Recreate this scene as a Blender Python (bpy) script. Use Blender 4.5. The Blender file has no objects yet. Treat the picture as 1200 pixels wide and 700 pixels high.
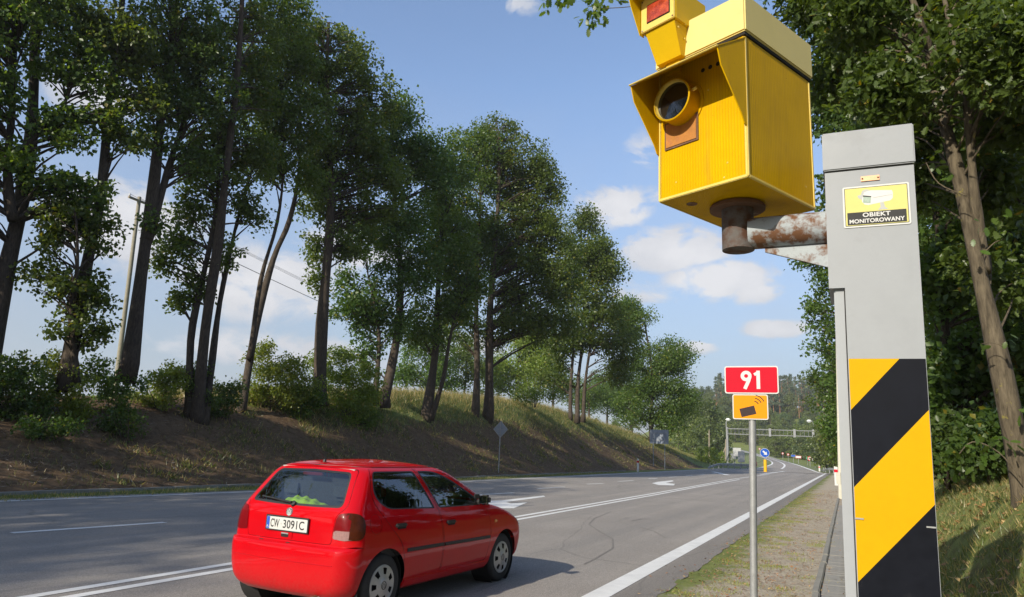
import bpy, bmesh, math, random
import numpy as np
from mathutils import Vector, Matrix
from mathutils.geometry import delaunay_2d_cdt

random.seed(7)
RNG = np.random.default_rng(7)
SC = bpy.context.scene
COL = SC.collection
PI = math.pi

# ------------------------------------------------------------------ camera
F_PX, PITCH, ROLL, CAM_H = 830.2, .2076, .0428, 1.6164      # focal length in units of a 1200-wide picture
cam_d = bpy.data.cameras.new('camera')
cam = bpy.data.objects.new('camera', cam_d)
COL.objects.link(cam)
cam_d.sensor_width = 36.0
cam_d.lens = F_PX / 1200 * 36
cam_d.clip_start = .05
cam_d.clip_end = 3000
_fw = Vector((0, math.cos(PITCH), math.sin(PITCH)))
_up = Vector((0, -math.sin(PITCH), math.cos(PITCH)))
_rt = Vector((1, 0, 0))
_r2 = _rt * math.cos(ROLL) + _up * math.sin(ROLL)
_u2 = _up * math.cos(ROLL) - _rt * math.sin(ROLL)
cam.matrix_world = Matrix(((_r2.x, _u2.x, -_fw.x, 0), (_r2.y, _u2.y, -_fw.y, 0), (_r2.z, _u2.z, -_fw.z, CAM_H), (0, 0, 0, 1)))
SC.camera = cam

# ------------------------------------------------------------------ light
SUN_EL = math.radians(28.0)
SUN_AZ = math.radians(-140.5)                # measured from +Y towards +X
sun_dir = Vector((math.sin(SUN_AZ) * math.cos(SUN_EL), math.cos(SUN_AZ) * math.cos(SUN_EL), math.sin(SUN_EL)))
sun_d = bpy.data.lights.new('sun', 'SUN')
sun_d.energy = 4.6
sun_d.angle = math.radians(.55)
sun_d.color = (1, .92, .77)
sun = bpy.data.objects.new('sun', sun_d)
COL.objects.link(sun)
sun.rotation_euler = sun_dir.to_track_quat('Z', 'Y').to_euler()
sun.location = (-20, -30, 30)

SC.view_settings.view_transform = 'Standard'
SC.view_settings.look = 'None'
SC.view_settings.exposure = .55
SC.view_settings.gamma = 1
SC.view_settings.use_curve_mapping = False
SC.render.engine = 'CYCLES'
SC.cycles.max_bounces = 8
SC.cycles.transparent_max_bounces = 12
SC.cycles.use_denoising = True
try:
    SC.cycles.denoiser = 'OPENIMAGEDENOISE'
except Exception:
    pass


class NT:
    """small helper for node trees"""
    def __init__(self, tree):
        self.t = tree
        tree.nodes.clear()

    def n(self, typ, ins=None, **kw):
        nd = self.t.nodes.new(typ)
        for k, v in kw.items():
            setattr(nd, k, v)
        for k, v in (ins or {}).items():
            self.set(nd, k, v)
        return nd

    def set(self, nd, k, v):
        s = nd.inputs[k]
        if isinstance(v, bpy.types.NodeSocket):
            self.t.links.new(v, s)
        elif isinstance(v, bpy.types.Node):
            self.t.links.new(v.outputs[0], s)
        else:
            s.default_value = v

    def math(self, op, a, b=None, c=None, clamp=False):
        nd = self.n('ShaderNodeMath', operation=op, use_clamp=clamp)
        for i, v in enumerate((a, b, c)):
            if v is not None:
                self.set(nd, i, v)
        return nd.outputs[0]

    def noise(self, vec, scale, detail=4, rough=.55, dist=0.0):
        nd = self.n('ShaderNodeTexNoise', {'Scale': scale, 'Detail': detail, 'Roughness': rough, 'Distortion': dist})
        if vec is not None:
            self.set(nd, 'Vector', vec)
        return nd.outputs['Fac']

    def mapr(self, v, a, b, c=0.0, d=1.0):
        nd = self.n('ShaderNodeMapRange', {'Value': v, 'From Min': a, 'From Max': b, 'To Min': c, 'To Max': d})
        return nd.outputs[0]

    def mix(self, f, a, b, blend='MIX'):
        nd = self.n('ShaderNodeMix', data_type='RGBA', blend_type=blend)
        self.set(nd, 0, f)
        for i, v in ((6, a), (7, b)):
            if isinstance(v, tuple):
                v = v if len(v) == 4 else v + (1,)
            self.set(nd, i, v)
        return nd.outputs[2]


world = bpy.data.worlds.new("World")
SC.world = world
world.use_nodes = True
w = NT(world.node_tree)
sky = w.n('ShaderNodeTexSky', sky_type='NISHITA', sun_disc=False)
sky.sun_elevation = SUN_EL
sky.sun_rotation = SUN_AZ
sky.altitude = 100
sky.air_density = 1.0
sky.dust_density = .9
sky.ozone_density = 1.6
tc = w.n('ShaderNodeTexCoord')
sep = w.n('ShaderNodeSeparateXYZ', {0: tc.outputs['Generated']})
az = w.math('ARCTAN2', sep.outputs[0], sep.outputs[1])
el = w.math('ARCSINE', sep.outputs[2])
# cumulus clouds: soft discs given by azimuth / elevation (degrees), broken up with noise
vec = w.n('ShaderNodeCombineXYZ', {0: az, 1: w.math('MULTIPLY', el, 1.7), 2: 0.0}).outputs[0]
nz = w.noise(vec, 17, 9, .60, .35)
nz3 = w.noise(vec, 9, 5, .55)
nz2 = w.noise(vec, 5, 5, .6)
CLOUDS = [(8.3, 19.5, 4.6, 2.3, 1.0), (11.8, 20.2, 2.2, 1.2, .7), (13.2, 16.0, 6.5, 2.6, 1.0), (16.8, 13.6, 6.5, 2.2, .95), (19.2, 12.5, 3.6, 1.3, .9), (20.7, 9.7, 3.4, 1.0, 1.0),
          (14.8, 8.3, 2.4, .8, .85), (10.8, 12.6, 5.0, 1.6, .6), (10.9, 23.8, 2.4, 2.0, .55), (-1.0, 34.6, 4.2, 1.5, .55), (2.2, 35, 2.0, 1.0, .4), (-30, 14.5, 8, 4.4, .9),
          (-20, 11.5, 9, 4.0, .9), (-33, 23, 5, 3.0, .7), (-13, 15, 7, 3.0, .75), (-18, 6.5, 14, 2.2, .75), (-4, 8, 7, 2.0, .7),
          (34, 12, 6, 3, .8), (48, 9, 9, 3, .8), (66, 14, 10, 4, .8), (-60, 12, 10, 4, .8), (-85, 9, 12, 4, .8), (-112, 15, 12, 4, .8),
          (100, 10, 12, 4, .8), (128, 13, 12, 4, .8), (-160, 11, 12, 4, .7), (165, 12, 12, 4, .8)]
dens = None
for ca, ce, ra, re, amp in CLOUDS:
    dx = w.math('DIVIDE', w.math('SUBTRACT', az, math.radians(ca)), math.radians(ra))
    dy = w.math('DIVIDE', w.math('SUBTRACT', el, math.radians(ce)), math.radians(re))
    d2 = w.math('ADD', w.math('MULTIPLY', dx, dx), w.math('MULTIPLY', dy, dy))
    m = w.math('MULTIPLY', w.math('SUBTRACT', 1.0, d2, clamp=True), amp)
    dens = m if dens is None else w.math('MAXIMUM', dens, m)
cl = w.math('MULTIPLY', w.mapr(w.math('ADD', w.math('MULTIPLY', dens, .62), w.math('MULTIPLY', w.math('SUBTRACT', nz, .5), 1.35)), .20, .44), w.math('MULTIPLY', dens, 1.6, clamp=True), clamp=True)
veil = w.math('MULTIPLY', w.mapr(nz2, .42, .75), w.mapr(el, .55, .05, 0.0, .38), clamp=True)
hor = w.math('MULTIPLY', w.mapr(el, .50, 0.0, 0.0, .88), 1.0, clamp=True)
skyc = w.mix(1.0, sky.outputs[0], (1.0, 1.0, 1.04, 1), 'MULTIPLY')
c1 = w.mix(hor, skyc, (1.50, 1.68, 2.02, 1))
c2 = w.mix(veil, c1, (2.4, 2.6, 3.0, 1))
c3 = w.mix(w.math('MULTIPLY', cl, .93), c2, w.mix(w.mapr(w.math('ADD', nz3, w.math('MULTIPLY', w.math('SUBTRACT', 1.0, dens), .35)), .45, .85), (4.0, 3.95, 4.0, 1), (2.9, 2.95, 3.15, 1)))
bg = w.n('ShaderNodeBackground', {'Color': c3, 'Strength': .15})
w.n('ShaderNodeOutputWorld', {'Surface': bg.outputs[0]})

# ------------------------------------------------------------------ frames of reference
ROAD = .4407                                   # heading of the road, from +Y towards +X
DV = np.array([math.sin(ROAD), math.cos(ROAD), 0.0])      # along the road
NV = np.array([-math.cos(ROAD), math.sin(ROAD), 0.0])     # to the left of it


def W(s, a, z=0.0):
    return np.array([DV[0] * s + NV[0] * a, DV[1] * s + NV[1] * a, z])


CAMP = np.array([0, 0, CAM_H])


def ray(x, y):
    a, b = x - 600, y - 350
    c, s = math.cos(ROLL), math.sin(ROLL)
    u, v = c * a + s * b, -s * a + c * b
    k = np.array([u / F_PX, 1.0, -v / F_PX])
    return np.array([k[0], k[1] * math.cos(PITCH) - k[2] * math.sin(PITCH), k[1] * math.sin(PITCH) + k[2] * math.cos(PITCH)])


def at(x, y, dist):
    """the place seen at (x, y) of the survey picture, at a horizontal distance in metres"""
    d = ray(x, y)
    return CAMP + d * dist / math.hypot(d[0], d[1])


def upright(x, y, base):
    """the same on the upright plane through base that faces the viewer"""
    d = ray(x, y)
    n = np.array([base[0], base[1], 0.0])
    return CAMP + d * (base @ n - 0.0) / (d @ n)


# ------------------------------------------------------------------ terrain
def sstep(t):
    t = np.clip(t, 0, 1)
    return t * t * (3 - 2 * t)


def G(s, a):
    s = np.asarray(s, float)
    a = np.asarray(a, float)
    R = np.hypot(s, a)
    z = np.interp(s, [-900, 0, 128, 150, 180, 250, 300, 400, 900], [0, 0, 0, .1, .5, 1.6, 3.0, 6.5, 20])
    # bank on the left
    H = np.interp(s, [-60, 8, 13, 20, 29, 37, 46, 58, 72, 92, 112, 135, 165], [2.2, 2.2, 2.45, 2.95, 3.8, 4.55, 5.1, 5.45, 5.0, 4.0, 2.6, 1.2, 0])
    t = np.clip((a - 18.45) / 6.6, 0, 1)
    wob = .16 * np.sin(s * .55 + a * .7) + .10 * np.sin(s * 1.31 - a * 1.1 + 1) + .05 * np.sin(s * 2.9 + a * 2.3)
    z = z + np.where(a > 18.45, H * (.55 * t + .45 * sstep(t)) * (1 + .06 * wob) + .5 * wob * t * (1 - t) * 2 - np.clip((a - 32) * .02, 0, 1.5) * np.clip(H / 3, 0, 1), 0)
    # bank on the right
    k = np.interp(-a, [.30, .7, 1.45, 4, 8, 20, 60, 300], [0, .45, 1.34, 2.15, 2.6, 3.4, 5, 8])
    fade = np.interp(s, [-200, 50, 92, 120], [1, 1, .12, .05])
    z = z + np.where(a < 0, k * fade * (1 + .05 * wob), 0)
    # wooded hill far ahead
    azim = np.degrees(np.arctan2(s * DV[0] + a * NV[0], s * DV[1] + a * NV[1]))
    z = z + 25 * sstep((R - 300) / 190) * sstep((azim - 9) / 6)
    return z


def Gxy(x, y):
    return G(x * DV[0] + y * DV[1], x * NV[0] + y * NV[1])


_T = np.concatenate([np.linspace(2, 60, 1200), np.linspace(60.1, 900, 5000)])


def hit(x, y):
    """where the line of sight through (x, y) meets the terrain"""
    d = ray(x, y)
    d = d / math.hypot(d[0], d[1])
    P = CAMP[None] + d[None] * _T[:, None]
    below = np.nonzero(P[:, 2] < Gxy(P[:, 0], P[:, 1]))[0]
    t = _T[below[0]] if len(below) else 500
    return CAMP + d * t


def on_ground(p, dz=0.0):
    return np.array([p[0], p[1], float(Gxy(p[0], p[1])) + dz])


# ------------------------------------------------------------------ object helpers
def tag(o, label=None, cat=None, group=None, kind=None):
    for k, v in (('label', label), ('category', cat), ('group', group), ('kind', kind)):
        if v:
            o[k] = v
    return o


def empty(name, loc, rz=0.0, label=None, cat=None, group=None, kind=None):
    o = bpy.data.objects.new(name, None)
    o.empty_display_size = .2
    COL.objects.link(o)
    o.location = loc
    o.rotation_euler = (0, 0, rz)
    return tag(o, label, cat, group, kind)


def smooth_mesh(me, ang=40):
    for p in me.polygons:
        p.use_smooth = True
    if ang < 180:
        me.set_sharp_from_angle(angle=math.radians(ang))


class MB:
    """collects faces and links them as one mesh object"""
    def __init__(self):
        self.v, self.f, self.m = [], [], []

    def add(self, vs, fs, mi=0):
        o = len(self.v)
        self.v += [tuple(map(float, p)) for p in vs]
        self.f += [tuple(i + o for i in f) for f in fs]
        self.m += [mi] * len(fs)
        return self

    def box(self, c, sz, rz=0.0, mi=0, taper=1.0, bev=0.0):
        hx, hy, hz = sz[0] / 2, sz[1] / 2, sz[2] / 2
        if bev > 0:
            bm = bmesh.new()
            bmesh.ops.create_cube(bm, size=1)
            for v in bm.verts:
                v.co = Vector((v.co.x * sz[0], v.co.y * sz[1], v.co.z * sz[2]))
                if v.co.z > 0:
                    v.co.x *= taper
                    v.co.y *= taper
            bmesh.ops.bevel(bm, geom=bm.edges[:], offset=bev, segments=2, affect='EDGES')
            bm.verts.index_update()
            P = [v.co.copy() for v in bm.verts]
            fs = [[v.index for v in f.verts] for f in bm.faces]
            bm.free()
        else:
            P = [Vector((sx * hx * (taper if k else 1), sy * hy * (taper if k else 1), (hz if k else -hz)))
                 for k in (0, 1) for sx, sy in ((-1, -1), (1, -1), (1, 1), (-1, 1))]
            fs = [(3, 2, 1, 0), (4, 5, 6, 7), (0, 1, 5, 4), (1, 2, 6, 5), (2, 3, 7, 6), (3, 0, 4, 7)]
        cs, sn = math.cos(rz), math.sin(rz)
        return self.add([(c[0] + p.x * cs - p.y * sn, c[1] + p.x * sn + p.y * cs, c[2] + p.z) for p in P], fs, mi)

    def tube(self, pts, rad, n=8, mi=0, cap=True):
        pts = [Vector(p) for p in pts]
        if not hasattr(rad, '__len__'):
            rad = [rad] * len(pts)
        rings = []
        ref = None
        for i, p in enumerate(pts):
            d = (pts[min(i + 1, len(pts) - 1)] - pts[max(i - 1, 0)]).normalized()
            if ref is None:
                ref = Vector((1, 0, 0)) if abs(d.x) < .8 else Vector((0, 1, 0))
            x = (ref - d * ref.dot(d)).normalized()
            ref = x
            y = d.cross(x)
            rings.append([p + (x * math.cos(2 * PI * k / n) + y * math.sin(2 * PI * k / n)) * rad[i] for k in range(n)])
        vs = [q for r in rings for q in r]
        fs = [(i * n + k, i * n + (k + 1) % n, (i + 1) * n + (k + 1) % n, (i + 1) * n + k) for i in range(len(pts) - 1) for k in range(n)]
        if cap:
            fs += [tuple(range(n))[::-1], tuple((len(pts) - 1) * n + k for k in range(n))]
        return self.add(vs, fs, mi)

    def prism(self, poly, axis_o, ax, ay, az_, t0, t1, mi=0):
        """polygon in the plane (ax, ay) about axis_o, given thickness along az_"""
        o, ax, ay, az_ = (np.asarray(q, float) for q in (axis_o, ax, ay, az_))
        n = len(poly)
        vs = [o + ax * p[0] + ay * p[1] + az_ * t for t in (t0, t1) for p in poly]
        fs = [tuple(range(n))[::-1], tuple(range(n, 2 * n))] + [(i, (i + 1) % n, n + (i + 1) % n, n + i) for i in range(n)]
        return self.add(vs, fs, mi)

    def lathe(self, prof, o, ax, n=32, mi=0):
        """profile (radius, height) turned about ax through o"""
        ax = Vector(ax).normalized()
        x = ax.orthogonal().normalized()
        y = ax.cross(x)
        o = Vector(o)
        vs = [o + ax * h + (x * math.cos(2 * PI * k / n) + y * math.sin(2 * PI * k / n)) * r for r, h in prof for k in range(n)]
        fs = [(i * n + k, i * n + (k + 1) % n, (i + 1) * n + (k + 1) % n, (i + 1) * n + k) for i in range(len(prof) - 1) for k in range(n)]
        return self.add(vs, fs, mi)

    def build(self, name, mats, parent=None, smooth=None, loc=None):
        me = bpy.data.meshes.new(name)
        me.from_pydata(self.v, [], self.f)
        for m in (mats if isinstance(mats, (list, tuple)) else [mats]):
            me.materials.append(m)
        if any(self.m):
            me.polygons.foreach_set('material_index', self.m)
        me.update()
        if smooth:
            smooth_mesh(me, smooth)
        o = bpy.data.objects.new(name, me)
        COL.objects.link(o)
        if parent:
            o.parent = parent
        if loc is not None:
            o.location = loc
        return o


def flip_check(mb):
    return mb


def rrect(wd, ht, r, n=5):
    pts = []
    for cx, cy, a0 in ((wd / 2 - r, -ht / 2 + r, -PI / 2), (wd / 2 - r, ht / 2 - r, 0), (-wd / 2 + r, ht / 2 - r, PI / 2), (-wd / 2 + r, -ht / 2 + r, PI)):
        for i in range(n + 1):
            a = a0 + PI / 2 * i / n
            pts.append((cx + r * math.cos(a), cy + r * math.sin(a)))
    return pts


def circle(r, n=28, cx=0, cy=0):
    return [(cx + r * math.cos(2 * PI * i / n), cy + r * math.sin(2 * PI * i / n)) for i in range(n)]


_dg = bpy.context.evaluated_depsgraph_get


def text_geo(s, size, bold=0.0, extrude=.0006, spacing=1.0, squash=1.0):
    """vertices and faces of a line of lettering, centred, in the xy plane"""
    c = bpy.data.curves.new('lettering', 'FONT')
    c.body = s
    c.size = size
    c.align_x = 'CENTER'
    c.align_y = 'CENTER'
    c.offset = bold
    c.extrude = extrude
    c.space_character = spacing
    o = bpy.data.objects.new('lettering', c)
    COL.objects.link(o)
    bpy.context.view_layer.update()
    me = o.evaluated_get(_dg()).to_mesh()
    vs = np.array([v.co[:] for v in me.vertices])
    fs = [tuple(p.vertices) for p in me.polygons]
    o.evaluated_get(_dg()).to_mesh_clear()
    COL.objects.unlink(o)
    bpy.data.objects.remove(o)
    bpy.data.curves.remove(c)
    lo, hi = vs.min(0), vs.max(0)
    vs = vs - np.array([(lo[0] + hi[0]) / 2, (lo[1] + hi[1]) / 2, 0])
    vs[:, 0] *= squash
    return vs, fs


def mesh_np(name, V, loops, starts, mats, mat_idx=None):
    me = bpy.data.meshes.new(name)
    me.vertices.add(len(V))
    me.vertices.foreach_set('co', np.ascontiguousarray(V, np.float32).ravel())
    me.loops.add(len(loops))
    me.loops.foreach_set('vertex_index', np.ascontiguousarray(loops, np.int32))
    me.polygons.add(len(starts))
    me.polygons.foreach_set('loop_start', np.ascontiguousarray(starts, np.int32))
    for m in mats:
        me.materials.append(m)
    if mat_idx is not None:
        me.polygons.foreach_set('material_index', np.ascontiguousarray(mat_idx, np.int32))
    me.update(calc_edges=True)
    return me


def link(name, me, parent=None):
    o = bpy.data.objects.new(name, me)
    COL.objects.link(o)
    if parent:
        o.parent = parent
    return o


# ------------------------------------------------------------------ materials
def mat(name, col, rough=.6, var=.12, scale=6.0, bump=0.0, bscale=60.0, metal=0.0, col2=None, patch=None, coat=0.0, spec=.5):
    """painted / plain surface: slow and fine colour variation, optional second colour in patches, fine relief"""
    m = bpy.data.materials.new(name)
    m.use_nodes = True
    t = NT(m.node_tree)
    tc = t.n('ShaderNodeTexCoord').outputs['Object']
    n1 = t.noise(tc, scale, 5, .6)
    n2 = t.noise(tc, scale * 9, 3, .6)
    f = t.math('ADD', t.math('MULTIPLY', n1, .65), t.math('MULTIPLY', n2, .35))
    lo = tuple(c * (1 - var) for c in col)
    hi = tuple(min(1, c * (1 + var)) for c in col)
    c = t.mix(t.mapr(f, .33, .67), lo, hi)
    if col2:
        p = patch or (.55, .65, 3.0)
        c = t.mix(t.mapr(t.noise(tc, p[2], 6, .65), p[0], p[1]), c, col2)
    b = t.n('ShaderNodeBsdfPrincipled', {'Base Color': c, 'Metallic': metal, 'Specular IOR Level': spec, 'Coat Weight': coat, 'Coat Roughness': .04})
    t.set(b, 'Roughness', t.mapr(n2, .3, .7, max(0, rough - .06), min(1, rough + .06)))
    if bump:
        bp = t.n('ShaderNodeBump', {'Strength': bump, 'Distance': .01, 'Height': t.noise(tc, bscale, 4, .6)})
        t.set(b, 'Normal', bp.outputs[0])
    t.n('ShaderNodeOutputMaterial', {'Surface': b.outputs[0]})
    return m


MAT = {}
MAT['grey_paint'] = mat('grey_paint', (.248, .262, .280), .5, .06, 2.5, .02, 80, spec=.3, col2=(.205, .212, .22), patch=(.52, .75, 3.5))
MAT['grey_side'] = mat('grey_side', (.28, .295, .315), .55, .04, 3, spec=.3)
MAT['galv'] = mat('galvanised_steel', (.28, .285, .285), .5, .14, 14, .02, 60, metal=.35)
MAT['far_grey'] = mat('weathered_steel', (.21, .215, .22), .6, .1, 3)
MAT['sign_back'] = mat('sign_back', (.20, .23, .27), .55, .08, 5)
MAT['dark_rail'] = mat('guard_rail_steel', (.24, .25, .25), .55, .12, 4)
MAT['white'] = mat('white_film', (.52, .52, .51), .6, .03, 8, spec=.2)
MAT['red'] = mat('red_film', (.46, .004, .018), .6, .04, 8, spec=.12)
MAT['orange'] = mat('orange_film', (.62, .235, .004), .6, .03, 8, spec=.12)
MAT['pictogram'] = mat('pictogram_print', (.045, .032, .032), .7, .08, 30, spec=.1)
MAT['blue'] = mat('blue_film', (.008, .07, .36), .6, .05, 8, spec=.15)
MAT['green_film'] = mat('green_film', (.02, .22, .12), .5, .05, 8)
MAT['yellow_post'] = mat('yellow_plastic', (.60, .32, .006), .6, .05, 5, spec=.2)
MAT['yellow_film'] = mat('yellow_film', (.52, .285, .001), .55, .04, 3, .06, 420, spec=.08)
MAT['black_film'] = mat('black_film', (.005, .006, .010), .5, .25, 3, spec=.08, col2=(.022, .022, .025), patch=(.62, .74, 9))
MAT['notice_yellow'] = mat('notice_yellow', (.52, .48, .17), .6, .03, 20, spec=.15)
MAT['notice_black'] = mat('notice_black', (.035, .035, .035), .6, .1, 20, spec=.15)
MAT['print_grey'] = mat('print_grey', (.38, .385, .375), .6, .08, 40, spec=.2)
MAT['print_glass'] = mat('print_glass', (.22, .29, .24), .5, .25, 60)
MAT['copper'] = mat('copper_plate', (.52, .27, .15), .45, .15, 40, metal=.3)
MAT['wood_pole'] = mat('wood_pole', (.24, .20, .15), .8, .2, 5, .2, 30)
MAT['grey_wood'] = mat('grey_wood', (.23, .21, .16), .85, .15, 5, .2, 30)
MAT['pale_post'] = mat('pale_concrete', (.48, .46, .38), .8, .1, 4)
MAT['cable'] = mat('cable', (.03, .03, .03), .6, .1, 5)
MAT['tar'] = mat('tar_seal', (.165, .148, .13), .75, .25, 8, .2, 60)
MAT['kerb'] = mat('concrete_kerb', (.22, .21, .185), .9, .2, 3, .3, 60, col2=(.16, .16, .12), patch=(.5, .7, 2))
MAT['paver'] = mat('concrete_paver', (.25, .24, .22), .9, .18, 4, .35, 70, col2=(.15, .14, .11), patch=(.5, .7, 3))
MAT['lamp_glass'] = mat('lamp_glass', (.60, .62, .63), .3, .03, 5)


def yellow_box_mat(name, col, stripes):
    """sun-faded yellow coat with vertical ribs in the film, drips and scuffs of its own"""
    m = bpy.data.materials.new(name)
    m.use_nodes = True
    t = NT(m.node_tree)
    tc = t.n('ShaderNodeTexCoord').outputs['Object']
    sx = t.n('ShaderNodeSeparateXYZ', {0: tc})
    n1 = t.noise(tc, 4, 5, .6)
    c = t.mix(t.mapr(n1, .3, .7), tuple(k * .9 for k in col), tuple(min(1, k * 1.08) for k in col))
    mp = t.n('ShaderNodeMapping', {'Vector': tc, 'Scale': (22, 22, 2.2)})
    st = t.noise(mp.outputs[0], 1.0, 4, .6)
    c = t.mix(t.mapr(st, .60, .78, 0, .30), c, (.62, .33, .03))
    sc = t.noise(tc, 16, 6, .7)
    c = t.mix(t.mapr(sc, .68, .72, 0, .75), c, (.58, .47, .22))
    gm = t.n('ShaderNodeMapping', {'Vector': tc, 'Scale': (9, 9, 1.1)})
    c = t.mix(t.mapr(t.noise(gm.outputs[0], 1.3, 5, .65), .52, .72, 0, .38), c, (.30, .17, .02))
    c = t.mix(t.mapr(t.noise(tc, 60, 3, .6), .73, .76, 0, .8), c, (.16, .08, .03))
    b = t.n('ShaderNodeBsdfPrincipled', {'Roughness': .5, 'Specular IOR Level': .05})
    if stripes:
        u = t.math('ADD', sx.outputs[0], sx.outputs[1])
        wv = t.math('SINE', t.math('MULTIPLY', u, 2 * PI / .016))
        c = t.mix(t.mapr(wv, .0, .8, 0, .34), c, tuple(k * .66 for k in col))
        bp = t.n('ShaderNodeBump', {'Strength': .16, 'Distance': .002, 'Height': wv})
        t.set(b, 'Normal', bp.outputs[0])
    t.set(b, 'Base Color', c)
    t.n('ShaderNodeOutputMaterial', {'Surface': b.outputs[0]})
    return m


MAT['box_yellow'] = yellow_box_mat('housing_yellow', (.54, .315, .0005), True)
MAT['plain_yellow'] = yellow_box_mat('coat_yellow', (.54, .315, .0006), False)
MAT['flash_yellow'] = mat('flash_yellow', (.55, .36, .0008), .5, .05, 5, spec=.25)
MAT['lid_yellow'] = mat('faded_yellow', (.60, .50, .19), .6, .04, 5, .02, 60, spec=.25, col2=(.50, .41, .16), patch=(.6, .75, 4))
MAT['edge_yellow'] = mat('worn_edge', (.60, .45, .10), .5, .06, 20)
MAT['rust_pipe'] = mat('rusty_pipe', (.30, .33, .35), .65, .10, 6, .2, 60, spec=.25, col2=(.125, .058, .028), patch=(.46, .57, 9))
MAT['rust_elbow'] = mat('rusty_elbow', (.11, .10, .095), .75, .2, 8, .3, 60, spec=.2, col2=(.075, .038, .024), patch=(.40, .54, 8))
MAT['rust'] = mat('rust', (.13, .065, .038), .85, .35, 9, .35, 60, col2=(.30, .30, .29), patch=(.58, .66, 8))
MAT['rusty_plate'] = mat('rusty_plate', (.36, .14, .018), .65, .22, 22, .1, 60, col2=(.30, .11, .03), patch=(.5, .7, 18))
MAT['dark_hole'] = mat('dark_hole', (.012, .010, .008), .9, .1)
MAT['lens'] = mat('lens_glass', (.004, .0045, .006), .06, .1, 4, coat=.6)
MAT['flash_glass'] = mat('flash_glass', (.30, .035, .012), .25, .45, 26, .3, 90, col2=(.55, .10, .02), patch=(.5, .7, 14), coat=.4)


def leaf_mat(name, dark, light, yellow=None, ty=.03, trans=.38):
    m = bpy.data.materials.new(name)
    m.use_nodes = True
    t = NT(m.node_tree)
    g = t.n('ShaderNodeNewGeometry')
    oi = t.n('ShaderNodeObjectInfo')
    r = g.outputs['Random Per Island']
    n = t.noise(g.outputs['Position'], .55, 2, .5)
    f = t.math('ADD', t.math('MULTIPLY', r, .6), t.math('MULTIPLY', t.mapr(n, .3, .7), .4))
    c = t.mix(f, dark, light)
    if yellow:
        c = t.mix(t.math('GREATER_THAN', r, 1 - ty), c, yellow)
    hs = t.n('ShaderNodeHueSaturation', {'Color': c, 'Hue': t.mapr(oi.outputs['Random'], 0, 1, .485, .51), 'Value': t.mapr(oi.outputs['Random'], 0, 1, .88, 1.12)})
    d = t.n('ShaderNodeBsdfPrincipled', {'Base Color': hs.outputs[0], 'Roughness': .40, 'Specular IOR Level': .45})
    tr = t.n('ShaderNodeBsdfTranslucent', {'Color': t.mix(1.0, hs.outputs[0], (1.85, 1.70, .55, 1), 'MULTIPLY')})
    mx = t.n('ShaderNodeMixShader', {0: trans, 1: d.outputs[0], 2: tr.outputs[0]})
    t.n('ShaderNodeOutputMaterial', {'Surface': mx.outputs[0]})
    return m


MAT['leaf_oak'] = leaf_mat('oak_leaves', (.050, .096, .016), (.118, .175, .034), (.20, .20, .03), .03, .5)
MAT['leaf_dark'] = leaf_mat('dark_leaves', (.042, .084, .018), (.095, .150, .032), (.18, .17, .02), .02, .48)
MAT['leaf_light'] = leaf_mat('light_leaves', (.12, .175, .024), (.20, .25, .04), (.22, .20, .03), .05, .45)
MAT['leaf_far'] = leaf_mat('far_leaves', (.088, .125, .026), (.15, .175, .042))
MAT['leaf_far_dark'] = leaf_mat('far_dark_leaves', (.062, .098, .030), (.11, .145, .046))
MAT['needles'] = leaf_mat('pine_needles', (.068, .098, .056), (.115, .145, .075), trans=.25)
MAT['leaf_right'] = leaf_mat('roadside_leaves', (.046, .090, .016), (.105, .165, .032), (.24, .20, .02), .012, .48)
MAT['grass'] = leaf_mat('grass_blades', (.075, .115, .028), (.16, .18, .055), (.36, .29, .13), .30, .35)
MAT['dry_grass'] = leaf_mat('dry_grass_blades', (.27, .22, .10), (.42, .34, .17), (.13, .16, .05), .35, .35)
MAT['moss'] = leaf_mat('moss_tufts', (.16, .20, .035), (.28, .31, .07), (.30, .24, .10), .25, .3)
MAT['litter'] = leaf_mat('fallen_leaves', (.20, .10, .035), (.42, .24, .09), (.50, .36, .16), .25, .1)
MAT['twig_litter'] = leaf_mat('dead_twigs', (.14, .10, .07), (.28, .21, .15), (.35, .30, .24), .2, 0.0)


def bark_mat(name, lo, hi, mossy=None):
    m = bpy.data.materials.new(name)
    m.use_nodes = True
    t = NT(m.node_tree)
    tc = t.n('ShaderNodeTexCoord').outputs['Object']
    mp = t.n('ShaderNodeMapping', {'Vector': tc, 'Scale': (9, 9, 1.6)})
    n1 = t.noise(mp.outputs[0], 3.2, 6, .65, .4)
    c = t.mix(t.mapr(n1, .34, .66), lo, hi)
    n2 = t.noise(tc, 2.3, 4, .6)
    c = t.mix(t.mapr(n2, .55, .8, 0, .5), c, tuple(k * 1.5 for k in hi))
    if mossy:
        c = t.mix(t.mapr(t.noise(tc, 7, 5, .7), .62, .70, 0, .8), c, mossy)
    bp = t.n('ShaderNodeBump', {'Strength': .7, 'Distance': .02, 'Height': n1})
    b = t.n('ShaderNodeBsdfPrincipled', {'Base Color': c, 'Roughness': .9, 'Normal': bp.outputs[0], 'Specular IOR Level': .2})
    t.n('ShaderNodeOutputMaterial', {'Surface': b.outputs[0]})
    return m


MAT['bark'] = bark_mat('oak_bark', (.036, .028, .021), (.085, .066, .05))
MAT['bark_near'] = bark_mat('near_bark', (.045, .036, .024), (.13, .105, .07), (.22, .19, .04))
MAT['bark_pine'] = bark_mat('pine_bark', (.20, .10, .05), (.36, .19, .10))


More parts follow.
